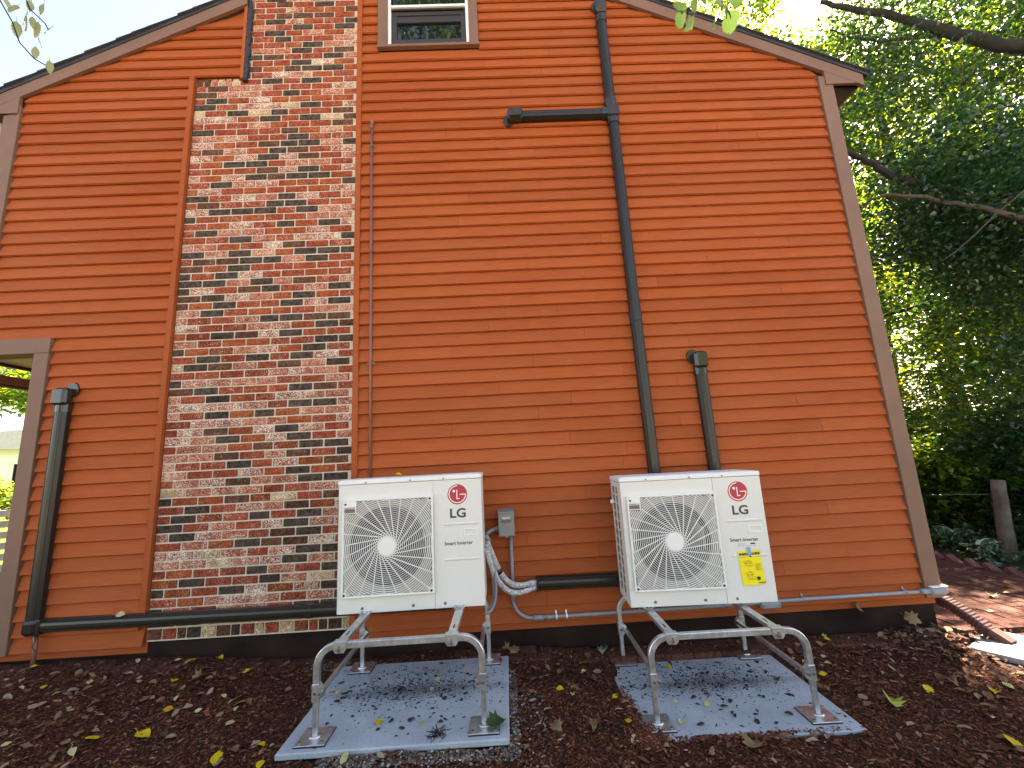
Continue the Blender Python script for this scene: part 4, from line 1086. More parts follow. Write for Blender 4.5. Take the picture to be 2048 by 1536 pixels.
# chips washed over the pad corner at front left of the right pad
def rim(n, px, py, sx, sy, zz): return rs.normal(px, sx, n), rs.normal(py, sy, n), zz+np.abs(rs.normal(0, .004, n))
a_, b_, c_ = rim(1500, .68, 2.50, .05, .05, -.094); a2, b2, c2 = rim(700, .66, 2.75, .02, .12, -.094); a3, b3, c3 = rim(900, 1.1, 2.463, .3, .010, -.1)
x = np.concatenate([a_, a2, a3]); y = np.concatenate([b_, b2, b3]); z = np.concatenate([c_, c2, c3]); L = rs.gamma(3, .0055, len(x)).clip(.005, .05)
tag(chips('spilled_mulch', x, y, z, L, L*.4, M_chip, rs.beta(2, 2, len(x))), kind='stuff')
def leafcards(name, x, y, z, size, mat, tone, flat=.35):
    """curled ovate dry leaves, 6 faces each"""
    n = len(x); a = rs.uniform(0, 2*PI, n); N = np.stack([rs.normal(0, flat, n), rs.normal(0, flat, n), np.ones(n)], 1); N /= np.linalg.norm(N, axis=1)[:, None]
    d = np.stack([np.cos(a), np.sin(a), np.zeros(n)], 1); d -= N*(d*N).sum(1)[:, None]; d /= np.linalg.norm(d, axis=1)[:, None]; s_ = np.cross(N, d)
    base = np.array([(-.5, 0, .0), (-.28, .24, .10), (.08, .30, .13), (.32, .17, .06), (.58, 0, -.02), (.30, -.19, .07), (.05, -.31, .12), (-.27, -.22, .09), (0.05, 0, 0)])
    curl = rs.uniform(-.6, 1.9, (n, 1, 1)); asp = rs.uniform(.7, 1.3, (n, 1, 1))
    jit = rs.normal(0, .035, (n, 9, 3))
    B = base[None]*np.array([1, 1, 0])[None, None]*np.concatenate([np.ones((n, 1, 1)), asp, np.ones((n, 1, 1))], 2) + np.concatenate([np.zeros((n, 9, 2)), base[None, :, 2:]*curl], 2)+jit
    B *= size[:, None, None]
    V = B[..., 0:1]*d[:, None]+B[..., 1:2]*s_[:, None]+B[..., 2:3]*N[:, None]+np.stack([x, y, z], 1)[:, None]
    V = V.reshape(-1, 3); b = np.arange(n)[:, None]*9; F = np.concatenate([b+np.array([[8, i, (i+1) % 8]]) for i in range(8)], 1).reshape(-1, 3)
    return link(name, npmesh(name, V, F, mat, tone=np.repeat(tone, 8)))
x, y = field(1500, -4, 3.6, 1.9, 3.42, .01); k = rs.uniform(0, 1, len(x)) < (.30+.5*(np.abs(x+.2) > 1.6)+.25*(y > 3.1)); x, y = x[k], y[k]
xr = rs.normal(3.0, .16, 110); yr = rs.normal(3.36, .06, 110)          # heap at the house corner
xr2 = rs.normal(2.9, .35, 130); yr2 = rs.normal(3.15, .14, 130)
x = np.concatenate([x, xr, xr2]); y = np.concatenate([y, yr, yr2]); k = (y < 3.46); x, y = x[k], y[k]
z = gz(x, y)+lump(x, y)+.014+rs.uniform(0, .010, len(x))+np.where((x > 2.7) & (y > 3.25), rs.uniform(0, .05, len(x)), 0)
tag(leafcards('leaf_litter', x, y, z, rs.uniform(.022, .062, len(x)), M_litter, rs.beta(1.6, 1.8, len(x)), .3), kind='stuff')
# pebbles round the left pad
def pebbles(name, x, y, z, r):
    n = len(x); base = np.array([(1, 0, 0), (0, 1, 0), (-1, 0, 0), (0, -1, 0), (0, 0, .75), (.7, .7, .3), (-.7, .7, .3), (-.7, -.7, .3), (.7, -.7, .3)])
    B = base[None]*r[:, None, None]*rs.uniform(.7, 1.25, (n, 1, 3))+rs.normal(0, .08, (n, 9, 3))*r[:, None, None]
    V = (B+np.stack([x, y, z], 1)[:, None]).reshape(-1, 3); b = np.arange(n)[:, None]*9
    F = np.concatenate([b+np.array([q]) for q in ((0, 5, 4), (5, 1, 4), (1, 6, 4), (6, 2, 4), (2, 7, 4), (7, 3, 4), (3, 8, 4), (8, 0, 4))], 1).reshape(-1, 3)
    return link(name, npmesh(name, V, F, M_pebble, tone=np.repeat(rs.beta(1.6, 1.6, n), 8)))
def peb(n, x0, x1, y0, y1): return rs.uniform(x0, x1, n), rs.uniform(y0, y1, n)
A = [peb(1500, -1.0, .0, 2.30, 2.39), peb(700, -.045, .0, 2.36, 3.2), peb(260, -1.3, -.2, 2.15, 2.3), peb(300, -1.5, -1.2, 3.28, 3.42), peb(220, .0, .15, 2.2, 2.9)]
x = np.concatenate([q[0] for q in A]); y = np.concatenate([q[1] for q in A]); k = ~in_pad(x, y, .003); x, y = x[k], y[k]
tag(pebbles('gravel', x, y, gz(x, y)+lump(x, y)+.006+rs.uniform(0, .006, len(x)), rs.gamma(5, .00095, len(x)).clip(.002, .011)), kind='stuff')
# debris on the pads
for i, (px, py, a, zt) in enumerate(PADS):
    n = 2600; u = rs.normal(.58, .28, n); v = rs.normal(.57, .12, n); n2 = 420; u = np.concatenate([u, rs.uniform(.03, PW-.03, n2)]); v = np.concatenate([v, rs.uniform(.03, PD-.03, n2)])
    k = (u > .02) & (u < PW-.02) & (v > .02) & (v < PD-.02); u, v = u[k], v[k]
    X_ = px+u*math.cos(a)-v*math.sin(a); Y_ = py+u*math.sin(a)+v*math.cos(a)
    L = rs.gamma(2.0, .0040, len(u)).clip(.003, .045)
    tag(chips('pad_debris', X_, Y_, np.full(len(u), zt+.0015), L, L*rs.uniform(.25, .6, len(u)), M_debris, rs.uniform(0, 1, len(u)), tilt=.08), kind='stuff')
    n = 44; u = rs.uniform(.05, PW-.05, n); v = rs.uniform(.05, PD-.05, n)
    X_ = px+u*math.cos(a)-v*math.sin(a); Y_ = py+u*math.sin(a)+v*math.cos(a)
    tag(leafcards('wet_leaf_scraps', X_, Y_, np.full(n, zt+.003), rs.uniform(.02, .05, n), M_debris, rs.uniform(.6, 1, n), .05), kind='stuff')
# lichen of dust and dew on lids
# dark root clump on the left pad
def clump(b):
    r = random.Random(9)
    for i in range(34):
        a = r.uniform(0, 2*PI); q = Vector((r.uniform(-.02, .02), r.uniform(-.03, .03), .006)); p2 = [q]
        for j in range(4): a += r.uniform(-.7, .7); q = q+Vector((math.cos(a)*.012, math.sin(a)*.014, r.uniform(-.003, .005))); q.z = max(q.z, .002); p2.append(q)
        b.tube(p2, .0014, 4)
o = MB(); clump(o); o = o.build('root_clump', M_soil, loc=(-.419, 2.472, 0)); tag(o, 'dark tangle of roots near the front edge of the left pad', 'root clump')

# ------------------------------------------------------------------ fallen leaves (single things)
def ovate(wd=.62, ser=0., lob=False, seed=0, curl=.25):
    r = random.Random(seed); out = []
    n = 14
    if lob:
        pr = [(-.42, .0), (-.30, .16), (-.42, .34), (-.16, .30), (-.12, .52), (.10, .36), (.26, .50), (.28, .24), (.50, .14), (.62, 0)]
    else:
        pr = []
        for i in range(n+1):
            u = i/n; y = wd/2*math.sin(PI*u**.8)**.85*(1+ser*(-1)**i*.5); pr.append((-.5+u*1.05, y))
    m_ = len(pr); v = []; 
    for s_ in (1, -1):
        for (x, y) in pr: v.append((x+r.uniform(-.012, .012), s_*y*(1+r.uniform(-.08, .08)), curl*(y*y*2)+.05*math.sin(x*5+s_)))
    c = [(x, 0, .02*math.sin(x*4)) for x, _ in pr]
    v += c; f = []
    for i in range(m_-1):
        f.append((2*m_+i, 2*m_+i+1, i+1, i)); f.append((2*m_+i+1, 2*m_+i, m_+i, m_+i+1))
    b = MB(); b.add(v, f, 0, True)
    b.tube([(-.5, 0, 0), (-.68, .03, .02), (-.82, .02, .05)], .012, 4)
    return b
LG = {}
def leafmesh(kind, mat, var):
    key = (kind, mat, var)
    if key not in LG:
        LG[key] = ovate(**dict(y=dict(wd=.72, ser=.12), p=dict(wd=.6, ser=.08), P=dict(wd=.42, ser=.08), Y=dict(wd=.6, ser=.14), L=dict(lob=True))[kind], seed=var*7+1, curl=(.15, .5, .9)[var]).mesh('leaf', LM[mat])
    return LG[key]
LO = []
LEAVES = [('y','m',-3.056,3.073),('y','m',-3.463,3.399),('p','m',-2.734,3.40),('p','m',-2.439,3.39),('y','m',-2.34,3.38),('y','m',-2.158,3.42),('y','m',-1.887,3.288),('y','m',-2.273,3.14),('p','m',-2.898,3.006),('p','m',-2.645,2.824),('p','m',-2.106,2.936),('p','m',-1.839,2.974),('o','m',-2.064,2.822),('o','m',-1.688,2.896),('p','m',-1.75,2.911),('y','m',-2.275,2.58),('Y','m',-2.032,2.608),('y','m',-1.353,2.518),('Y','m',-1.513,2.418),('y','m',-1.274,2.378),('P','m',-2.249,2.446),('p','m',-2.622,2.484),('P','m',-2.82,3.134),('t','m',-2.154,3.199),('p','m',-1.882,2.811),('o','m',.469,3.25),('p','m',.457,3.151),('p','m',.18,3.099),('y','m',.269,2.949),('p','m',.338,2.893),('y','m',.604,2.896),('p','m',.586,2.749),('p','m',.17,2.712),('y','m',.607,2.622),('g','m',.654,3.42),('t','m',-.065,3.40),('t','m',-.008,3.39),('t','m',.203,2.574),('t','m',.426,2.604),('y','a',-.766,2.611),('p','a',-1.164,2.967),('p','a',-1.117,2.952),('P','m',-.86,2.365),('p','a',-.526,2.584),('p','a',-.524,2.918),('p','a',-.508,3.039),('o','b',1.305,3.344),('y','b',1.05,3.205),('p','b',.942,2.802),('P','b',1.112,2.752),('p','b',.898,2.607),('P','m',.6,2.489),('T','m',1.164,2.383),('p','m',2.331,3.43),('p','m',2.319,3.39),('y','m',2.304,3.354),('p','m',2.109,3.119),('y','m',1.985,2.994),('Y','m',2.46,2.774),('G','m',2.144,2.665),('y','m',2.995,3.175),('P','m',2.942,2.765),('Y','m',2.786,2.7),('p','m',2.532,2.498),('Y','m',2.411,2.311),('t','m',2.688,2.853),('y','w',4.073,3.834),('y','w',4.684,4.217),('g','w',4.45,4.133)]
WHERE = dict(m='mulch', a='left pad', b='right pad', w='paver walk')
CN = dict(y='bright yellow', Y='bright yellow', p='pale cream', P='pale cream', o='orange yellow', t='tan brown', T='tan brown', g='pale green', G='yellow green')
for i, (t_, wh, x, y) in enumerate(LEAVES):
    mat = {'y': 'y', 'Y': 'y', 'p': 'p', 'P': 'p', 'o': 'o', 't': 't', 'T': 't', 'g': 'g', 'G': 'G'}[t_]
    shp = {'y': 'y', 'Y': 'Y', 'p': 'p', 'P': 'P', 'o': 'y', 't': 'L', 'T': 'L', 'g': 'L', 'G': 'L'}[t_]
    z = {'a': .004, 'b': -.094, 'w': -.112}.get(wh, None)
    if z is None: z = float(gz(x, y)+lump(x, y))+.018+(.012 if y > 3.3 else 0)
    sz = {'y': .048, 'Y': .085, 'p': .04, 'P': .075, 'o': .048, 't': .07, 'T': .09, 'g': .075, 'G': .10}[t_]*rnd.uniform(1.0, 1.25)
    if wh == 'a' and t_ == 'y': sz = .062
    tl = .22 if wh == 'm' else .06
    o = link('fallen_leaf', leafmesh(shp, mat, i % 3), loc=(x, y, z), rot=(rnd.uniform(-tl, tl)+(.12 if wh == 'm' else 0), rnd.uniform(-tl, tl), rnd.uniform(0, 6.28)), scale=(sz, sz, sz))
    LO.append((o, t_, wh, x, y))
def region(wh, x, y):
    if wh != 'm': return 'on the '+WHERE[wh]
    if x < -2.4: return 'on the mulch below the left bronze cover'
    if x < -1.7: return 'on the mulch in front of the brick'
    if x < -1.2: return 'on the mulch just left of the left pad'
    if x < 0: return 'on the ground around the left pad'
    if x < .68: return 'on the mulch between the two pads'
    if x < 1.7: return 'on the mulch in front of the right pad'
    return 'by the wall right of the right pad' if y > 3.1 else 'on mulch right of the right pad'
ORD = {1: [''], 2: ['nearer of two ', 'farther of two '], 3: ['nearest of three ', 'middle of three ', 'farthest of three '], 4: ['nearest of four ', 'second nearest of four ', 'third nearest of four ', 'farthest of four '],
       5: ['nearest of five ', 'second nearest of five ', 'middle of five ', 'fourth nearest of five ', 'farthest of five '], 6: ['nearest of six ', 'second nearest of six ', 'third nearest of six ', 'fourth nearest of six ', 'fifth nearest of six ', 'farthest of six ']}
GRP = {}
for q in LO: GRP.setdefault((('long ' if q[1] in 'YP' else '')+CN[q[1]], region(q[2], q[3], q[4])), []).append(q)
for (cn, rg), L_ in GRP.items():
    L_.sort(key=lambda q: q[4])
    for q, od in zip(L_, ORD[len(L_)]): tag(q[0], '%s%s %s %s' % (od, cn, 'leaf' if len(L_) == 1 else 'leaves', rg), 'leaf', 'leaves fallen '+('on the mulch' if q[2] == 'm' else 'on the '+WHERE[q[2]]))
def oneleaf(kind, mat, loc, sz, rot, label): tag(link('fallen_leaf', leafmesh(kind, mat, 1), loc=loc, rot=rot, scale=(sz, sz, sz)), label, 'leaf')
oneleaf('L', 'd', (-.125, 2.50, .022), .105, (.1, .05, .5), 'dark green maple leaf lying over a foot plate of the left stand')
oneleaf('y', 'y', (-.75, 3.02, 1.315), .055, (.3, .2, .4), 'yellow leaf resting on the lid of the left unit')
oneleaf('y', 'p', (-2.90, D-.075, .402), .06, (.7, .1, .2), 'cream leaf caught on top of the left line cover')
oneleaf('L', 't', (2.66, D-.015, .115), .07, (1.2, .3, .6), 'brown leaf stuck on the dark foundation at right')
oneleaf('L', 't', (3.02, D-.06, .03), .10, (1.0, .4, -.6), 'tan leaf standing against the foundation near the corner')

# ------------------------------------------------------------------ trees
def leaf_cloud(name, C, size, mat, parent=None, droop=.35, label=None, spread=.38, per=60, flat=.28, kind=None, bias=None):
    """C (n,3) spray centres: each spray a flat drooping disc of leaves, each leaf folded along its midrib (2 triangles)"""
    n = len(C); N0 = np.stack([rs.normal(0, droop, n), rs.normal(0, droop, n), np.ones(n)], 1)
    if bias is not None: N0 += np.array(bias)
    N0 /= np.linalg.norm(N0, axis=1)[:, None]
    A_ = np.cross(N0, np.array([1., .13, 0])); A_ /= np.linalg.norm(A_, axis=1)[:, None]; B_ = np.cross(N0, A_)
    rad = np.sqrt(rs.uniform(0, 1, (n, per, 1))); th = rs.uniform(0, 2*PI, (n, per, 1)); sp = spread*rs.uniform(.6, 1.4, (n, 1, 1))
    P = C[:, None]+A_[:, None]*rad*np.cos(th)*sp*1.3+B_[:, None]*rad*np.sin(th)*sp+N0[:, None]*rs.normal(0, flat, (n, per, 1))*sp - np.array([0, 0, 1.])*rad**2*sp*.35
    P = P.reshape(-1, 3); m_ = len(P)
    N = np.repeat(N0, per, 0)+rs.normal(0, .42, (m_, 3)); N /= np.linalg.norm(N, axis=1)[:, None]
    d = rs.normal(0, 1, (m_, 3)); d -= N*(d*N).sum(1)[:, None]; d /= np.linalg.norm(d, axis=1)[:, None]; s_ = np.cross(N, d)
    sz = size*rs.uniform(.6, 1.25, (m_, 1))
    f = rs.uniform(.05, .3, (m_, 1))
    v = [P-d*sz*.5, P+s_*sz*.48-d*sz*.12+N*sz*f, P+s_*sz*.26+d*sz*.2+N*sz*f*.6, P+d*sz*.58, P-s_*sz*.26+d*sz*.2+N*sz*f*.6, P-s_*sz*.48-d*sz*.12+N*sz*f]
    V = np.stack(v, 1).reshape(-1, 3); b = np.arange(m_)[:, None]*6
    F = np.concatenate([b+np.array([[0, 1, 2, 3]]), b+np.array([[0, 3, 4, 5]])], 1).reshape(-1, 4)
    tn = np.repeat(rs.uniform(0, 1, n), per)*.5+rs.uniform(0, 1, m_)*.5
    o = link(name, npmesh(name, V, F, mat, tone=np.repeat(tn, 2)), parent)
    if kind: o['kind'] = kind
    return o
def ell(n, c, r, shell=.35):
    q = rs.normal(0, 1, (n, 3)); q /= np.linalg.norm(q, axis=1)[:, None]; rr = rs.uniform(shell, 1, (n, 1))**.6
    return np.array(c)+q*rr*np.array(r)
def limb(b, pts, r0, r1, n=8, jit=.0, seed=1):
    r = random.Random(seed); P = []
    pts = [Vector(p) for p in pts]
    for i in range(len(pts)-1):
        for j in range(4):
            u = j/4; P.append(pts[i].lerp(pts[i+1], u)+Vector((r.uniform(-jit, jit), r.uniform(-jit, jit), r.uniform(-jit, jit))))
    P.append(pts[-1]); k = len(P)
    b.tube(P, r0, n, scales=[1+(r1/r0-1)*i/(k-1) for i in range(k)])
def tree(name, x, y, h, rt, crowns, label, size, nspray, mat=None, group=None, per=60, spread=.42, branches=6, z0=-.3, extra=None):
    T = empty(name, (x, y, z0), label=label, cat='tree', group=group)
    b = MB(); r = random.Random(int(x*100+y*10))
    lean = Vector((r.uniform(-.05, .05), r.uniform(-.05, .05), 1))
    limb(b, [(0, 0, 0), lean*h*.3+Vector((.04, .02, 0)), lean*h*.6, lean*h*.9], rt, rt*.3, 10, .02*h/8, 3)
    b.build('trunk', M_bark, T)
    b = MB()
    for i in range(branches):
        a = i*2.4+r.uniform(0, 1); s0 = lean*h*r.uniform(.28, .75); L = h*r.uniform(.22, .4); e = Vector((math.cos(a)*L, math.sin(a)*L, L*r.uniform(.1, .7)))
        limb(b, [s0, s0+e*.5+Vector((0, 0, L*.06)), s0+e], rt*.35, rt*.06, 6, .04, i)
    if branches: b.build('branches', M_bark, T)
    C = np.concatenate([ell(int(nspray*wf), (cx-x, cy-y, cz-z0), rr) for (cx, cy, cz, rr, wf) in crowns])
    if extra is not None: C = C[extra(C+np.array([x, y, z0]))]
    leaf_cloud('crown', C, size, mat or M_leaf, T, per=per, spread=spread)
    return T
# no leaves inside the house volume, nor in openings cut for sun glare and spots
def clear(P):
    q = P-np.array([0, 0, CAMH]); q /= np.linalg.norm(q, axis=1)[:, None]
    open_ = (q @ np.array(SUN)) > math.cos(math.radians(2.0))      # gap cut in the crowns toward the sun to show bright sky
    for (ax, ay, az_, rr) in ((3.38, 3.02, -.1, .30), (3.45, 3.5, -.1, .14), (4.15, 3.95, -.1, .20), (4.6, 3.7, -.1, .13), (3.9, 3.55, -.1, .12), (5.9, 6.0, .2, .25)):  # shafts cut along the sun direction to drop light spots on the ground
        dd = P-np.array([ax, ay, az_]); tt = (dd @ np.array(SUN))[:, None]; open_ |= np.linalg.norm(dd-tt*np.array(SUN), axis=1) < rr+.28
    k = ~open_ & ~((P[:, 0] < 4.35) & (P[:, 1] < D+HD+.6) & (P[:, 2] < 7.4)); k &= ~((P[:, 0] < 5.4) & (P[:, 2] < 2.2) & (P[:, 1] < 9)); k &= ~((P[:, 1] < 2.6) & (P[:, 0] < 6)); return k
GF = 'maple trees of the wood beside the house'
T1 = tree('maple_tree', 8.6, 4.3, 11, .24, [(8.0, 6.4, 6.6, (2.9, 2.6, 3.4), .5), (6.9, 5.3, 3.6, (1.5, 1.3, 1.9), .38), (5.9, 4.6, 4.2, (.9, .7, 1.2), .22), (8.4, 5.4, 8.7, (2.3, 2.1, 2.2), .3)], 'large maple with a dark limb reaching over the walk toward the house', .058, 900, M_leaf_dark, extra=clear)
# limbs read in the photograph, reaching over the walk
def off(P, o=(8.6, 4.3, -.3)): return [tuple(a-b for a, b in zip(p, o)) for p in P]
b = MB(); limb(b, off([(8.6, 4.2, 3.3), (7.2, 4.05, 3.25), (6.02, 4.0, 3.38), (5.81, 4.16, 3.66), (5.57, 4.32, 3.95), (5.21, 4.52, 4.34), (4.94, 4.63, 4.6), (4.74, 4.68, 4.82), (4.53, 4.73, 5.04)]), .078, .034, 9, .018, 5); o = b.build('limb', M_bark, T1); o['label'] = 'thick dark limb'
b = MB(); limb(b, off([(7.0, 4.0, 3.2), (5.61, 3.75, 3.34), (5.3, 3.96, 3.65), (5.14, 4.08, 3.81), (4.88, 4.26, 4.04), (4.62, 4.44, 4.2), (4.52, 4.54, 4.2), (4.44, 4.63, 4.12)]), .034, .014, 7, .010, 6); o = b.build('limb', M_bark_pale, T1); o['label'] = 'pale bare limb under the dark one'
b = MB(); limb(b, off([(8.4, 4.4, 6.0), (7.05, 4.78, 6.61), (6.57, 4.96, 7.07), (6.27, 5.04, 7.32), (5.95, 5.12, 7.58), (5.5, 5.25, 7.88), (5.2, 5.31, 8.07)]), .09, .03, 8, .01, 7); b.build('limb', M_bark, T1)
b = MB(); limb(b, off([(6.8, 4.9, 6.9), (6.41, 5.08, 7.13), (6.19, 5.22, 7.25), (6.01, 5.33, 7.34), (5.68, 5.44, 7.56), (5.42, 5.48, 7.75)]), .03, .012, 6, .008, 8); b.build('limb', M_bark, T1)
b = MB(); limb(b, off([(4.75, 2.95, 3.6), (4.61, 3.24, 3.44), (4.53, 3.43, 3.32), (4.47, 3.56, 3.21), (4.41, 3.68, 3.12), (4.35, 3.78, 3.06)]), .008, .005, 5, .002, 9); o = b.build('twig', M_bark_pale, T1); o['label'] = 'thin bare hanging twig'
tree('maple_tree', 9.6, 8.6, 12, .2, [(9.0, 8.4, 7.5, (3.3, 3.2, 4.2), .6), (7.8, 7.6, 3.4, (2.0, 2.0, 2.0), .4)], 'maple rising behind the large limbed maple, leaves hanging low', .068, 820, extra=clear)
tree('maple_tree', 7.0, 12.2, 13, .2, [(7.2, 11.4, 10.6, (3.6, 3.2, 5.0), 1)], 'tall maple showing above the right end of the roof', .085, 700, extra=clear)
tree('maple_tree', 12.6, 9.8, 14, .25, [(12.2, 10, 8.5, (4, 3.6, 5.2), .7), (11, 10, 3.2, (2.4, 2.4, 2.2), .3)], 'bushy maple deep in the wood right of the walk', .12, 300, extra=clear)
tree('maple_tree', 13.5, 15.5, 16, .25, [(13, 15, 9.5, (4.6, 4.2, 6), 1)], 'tall far maple in the wood behind the fence post', .15, 120, extra=clear)
tree('maple_tree', 9.5, 17.0, 16, .25, [(9.4, 16.6, 10, (4.2, 4, 6), 1)], 'far maple behind the roof end, lit through by the sun', .15, 170, extra=clear)
tree('maple_tree', 17.5, 12.5, 15, .25, [(17, 12.5, 8, (4.6, 4.4, 6.4), 1)], 'far maple at the right edge of the wood', .16, 170, extra=clear)
tree('maple_tree', 19, 20, 18, .3, [(19, 20, 9, (6.5, 6, 8), 1)], 'farthest broad maple closing the wood', .26, 260, per=50, spread=.8, extra=clear)
tree('maple_tree', 26, 17, 18, .3, [(26, 17, 8, (6.5, 6, 8), 1)], 'farthest maple on the right closing the wood', .26, 240, per=50, spread=.8, extra=clear)
# understory shrubs
GS = 'understory shrubs beyond the edging'
for i, (x, y, h, r, lb) in enumerate([(6.9, 6.9, 1.5, 1.0, 'low leafy shrub left of the fence post'), (8.2, 6.6, 1.9, 1.2, 'leafy shrub behind the fence post'), (7.4, 8.6, 1.8, 1.2, 'dark leafy shrub deeper in, left of the fence post'), (9.6, 8.0, 2.0, 1.4, 'broad shrub deeper in the wood, right of the post'), (6.6, 8.4, 1.3, .9, 'low shrub beside the far end of the walk'), (7.6, 5.2, .9, .8, 'small shrub right of the fence post'), (10.8, 11.6, 2.6, 2.0, 'tall shrub in the depth of the wood')]):
    T = empty('shrub', (x, y, -.2), label=lb, cat='shrub')
    b = MB(); r2_ = random.Random(i)
    for k in range(5): limb(b, [(0, 0, 0), (r2_.uniform(-.2, .2), r2_.uniform(-.2, .2), h*.5), (r2_.uniform(-.6, .6)*r, r2_.uniform(-.6, .6)*r, h*.95)], .018, .006, 5, .02, k)
    b.build('stems', M_bark, T)
    leaf_cloud('foliage', ell(int(120*r*r)+60, (0, 0, h*.62), (r, r, h*.55), .1), .085, M_leaf_dark if i % 2 else M_leaf, T, per=34, spread=.26)
# ground cover
n = 700; x = rs.uniform(5.55, 9.5, n); y = rs.uniform(4.0, 11, n)
o = leaf_cloud('ground_cover', np.stack([x, y, -.12+rs.uniform(.0, .22, n)], 1), .06, M_leaf_dark, None, per=16, spread=.15, kind='stuff')
# hostas
def hosta_leaf():
    b = MB(); n = 8; pr = []
    for i in range(n+1):
        u = i/n; pr.append((u, .30*math.sin(PI*u**.75)**.8))
    for s_ in (1, -1):
        for i in range(n):
            x0, w0 = pr[i]; x1, w1 = pr[i+1]
            zf = lambda x, w_: .35*math.sin(x*PI*.62)-.28*x*x+abs(w_)*.35
            q = [(x0, 0, zf(x0, 0)), (x1, 0, zf(x1, 0)), (x1, s_*w1*.78, zf(x1, w1*.78)), (x0, s_*w0*.78, zf(x0, w0*.78))]
            b.add(q, [(0, 1, 2, 3) if s_ > 0 else (3, 2, 1, 0)], 0, True)
            q = [(x0, s_*w0*.78, zf(x0, w0*.78)), (x1, s_*w1*.78, zf(x1, w1*.78)), (x1, s_*w1, zf(x1, w1)), (x0, s_*w0, zf(x0, w0))]
            b.add(q, [(0, 1, 2, 3) if s_ > 0 else (3, 2, 1, 0)], 1, True)
    return b.mesh('leaf', [simple('hosta_green', (.035, .085, .035), .4), simple('hosta_margin', (.42, .46, .32), .4)])
hl = hosta_leaf()
for i, (x, y, s_, lb) in enumerate([(6.15, 6.05, .34, 'hosta with white edged leaves left of the fence post'), (5.95, 5.5, .28, 'small hosta with white edged leaves just behind the tilted bricks'), (6.6, 6.5, .30, 'hosta farther back, behind the other two')]):
    Hh = empty('hosta', (x, y, -.18), label=lb, cat='plant')
    for k in range(11):
        a = k*2.4+rnd.uniform(-.3, .3); sc_ = s_*rnd.uniform(.7, 1.1)
        link('leaf', hl, Hh, loc=(math.cos(a)*.03, math.sin(a)*.03, .02), rot=(rnd.uniform(-.2, .2), -.55+rnd.uniform(-.3, .2), a), scale=(sc_, sc_, sc_))
# fence post and wire
t = empty('fence_post', (6.20, 5.46, -.25), label='weathered round wooden fence post among the plants', cat='post')
part('post', M_wood_post, lambda b: limb(b, [(0, 0, 0), (.06, .02, .5), (.14, .04, 1.03)], .085, .068, 12, .004, 2), t)
part('wire', M_screw, lambda b: b.tube([(.11, .0, .86), (-.4, .9, .80), (-1.0, 2.0, .86), (-1.3, 3.2, .9)], .003, 4), t)
part('wire', M_screw, lambda b: b.tube([(.11, .0, .86), (.8, -1.1, .82), (1.6, -2.4, .88)], .003, 4), t)

# ------------------------------------------------------------------ left background beyond the porch
B = empty('neighbour_house', (-23.5, 21.5, 0), .85, 'pale neighbour house seen through the porch opening at left', 'house')
def nb(b): b.box(-6, 6, 0, 7, 0, 3.1)
part('wall', M_white, nb, B)
rf_ = part('roof', simple('glare_grey_shingle', (.4, .39, .38)), lambda b: b.poly_y([(-6.5, 3.1), (6.5, 3.1), (0, 4.1)], -.5, 7.5), B)  # roof colour lightened to carry the strong sun on it
for k in range(-2, 3):
    wn = part('window', M_white, lambda b: b.box(k*2.2-.55, k*2.2+.55, -.06, -.002, 1.1, 2.5), B)
    part('pane', M_glass, lambda b: (b.box(k*2.2-.45, k*2.2-.02, -.075, -.062, 1.2, 2.4), b.box(k*2.2+.02, k*2.2+.45, -.075, -.062, 1.2, 2.4)), wn)
for j in range(7):
    part('siding_board', M_white, lambda b: b.box(-6, 6, -.02, -.001, .1+j*.14, .22+j*.14), B)
T = empty('hedge', (-17.5, 15.6, 0), .85, 'clipped yellow green hedge in front of the pale house', 'hedge')
leaf_cloud('foliage', np.stack([rs.uniform(-5, 5, 420), rs.uniform(-.4, .4, 420), rs.uniform(.3, 1.5, 420)], 1), .11, M_sunleaf, T, per=30, spread=.25)
part('stems', M_bark, lambda b: [b.cyl((x_, 0, 0), (x_, 0, 1.2), .03, n=5) for x_ in np.linspace(-4.8, 4.8, 12)], T)
F_ = empty('slat_fence', (-7.6, 6.9, 0), .75, 'pale wooden slat fence outside the porch opening', 'fence')
wf = simple('glare_pale_wood', (.55, .45, .38), .8, var=.25, scale=5)  # wood whitened so its colour carries the outdoor glare
for k in range(6): part('slat', wf, lambda b: b.box(-1.6, 1.6, -.02, .02, .12+k*.16, .22+k*.16, bev=.004), F_)
for x_ in (-1.5, 0, 1.5): part('post', wf, lambda b: b.box(x_-.05, x_+.05, .021, .10, 0, 1.12, bev=.006), F_)
GT = None
tree('birch_tree', -17.5, 12.6, 7, .12, [(-13.5, 11.8, 4.9, (2.4, 2.2, 1.2), 1)], 'light green tree seen through the top of the porch opening', .12, 170, M_sunleaf, branches=0)
tree('birch_tree', -11.2, 7.0, 4.4, .09, [(-9.9, 8.9, 3.5, (1.2, 1.0, .5), 1)], 'nearer tree with hanging branches outside the porch opening', .10, 60, M_leaf, per=45, spread=.3, branches=0)

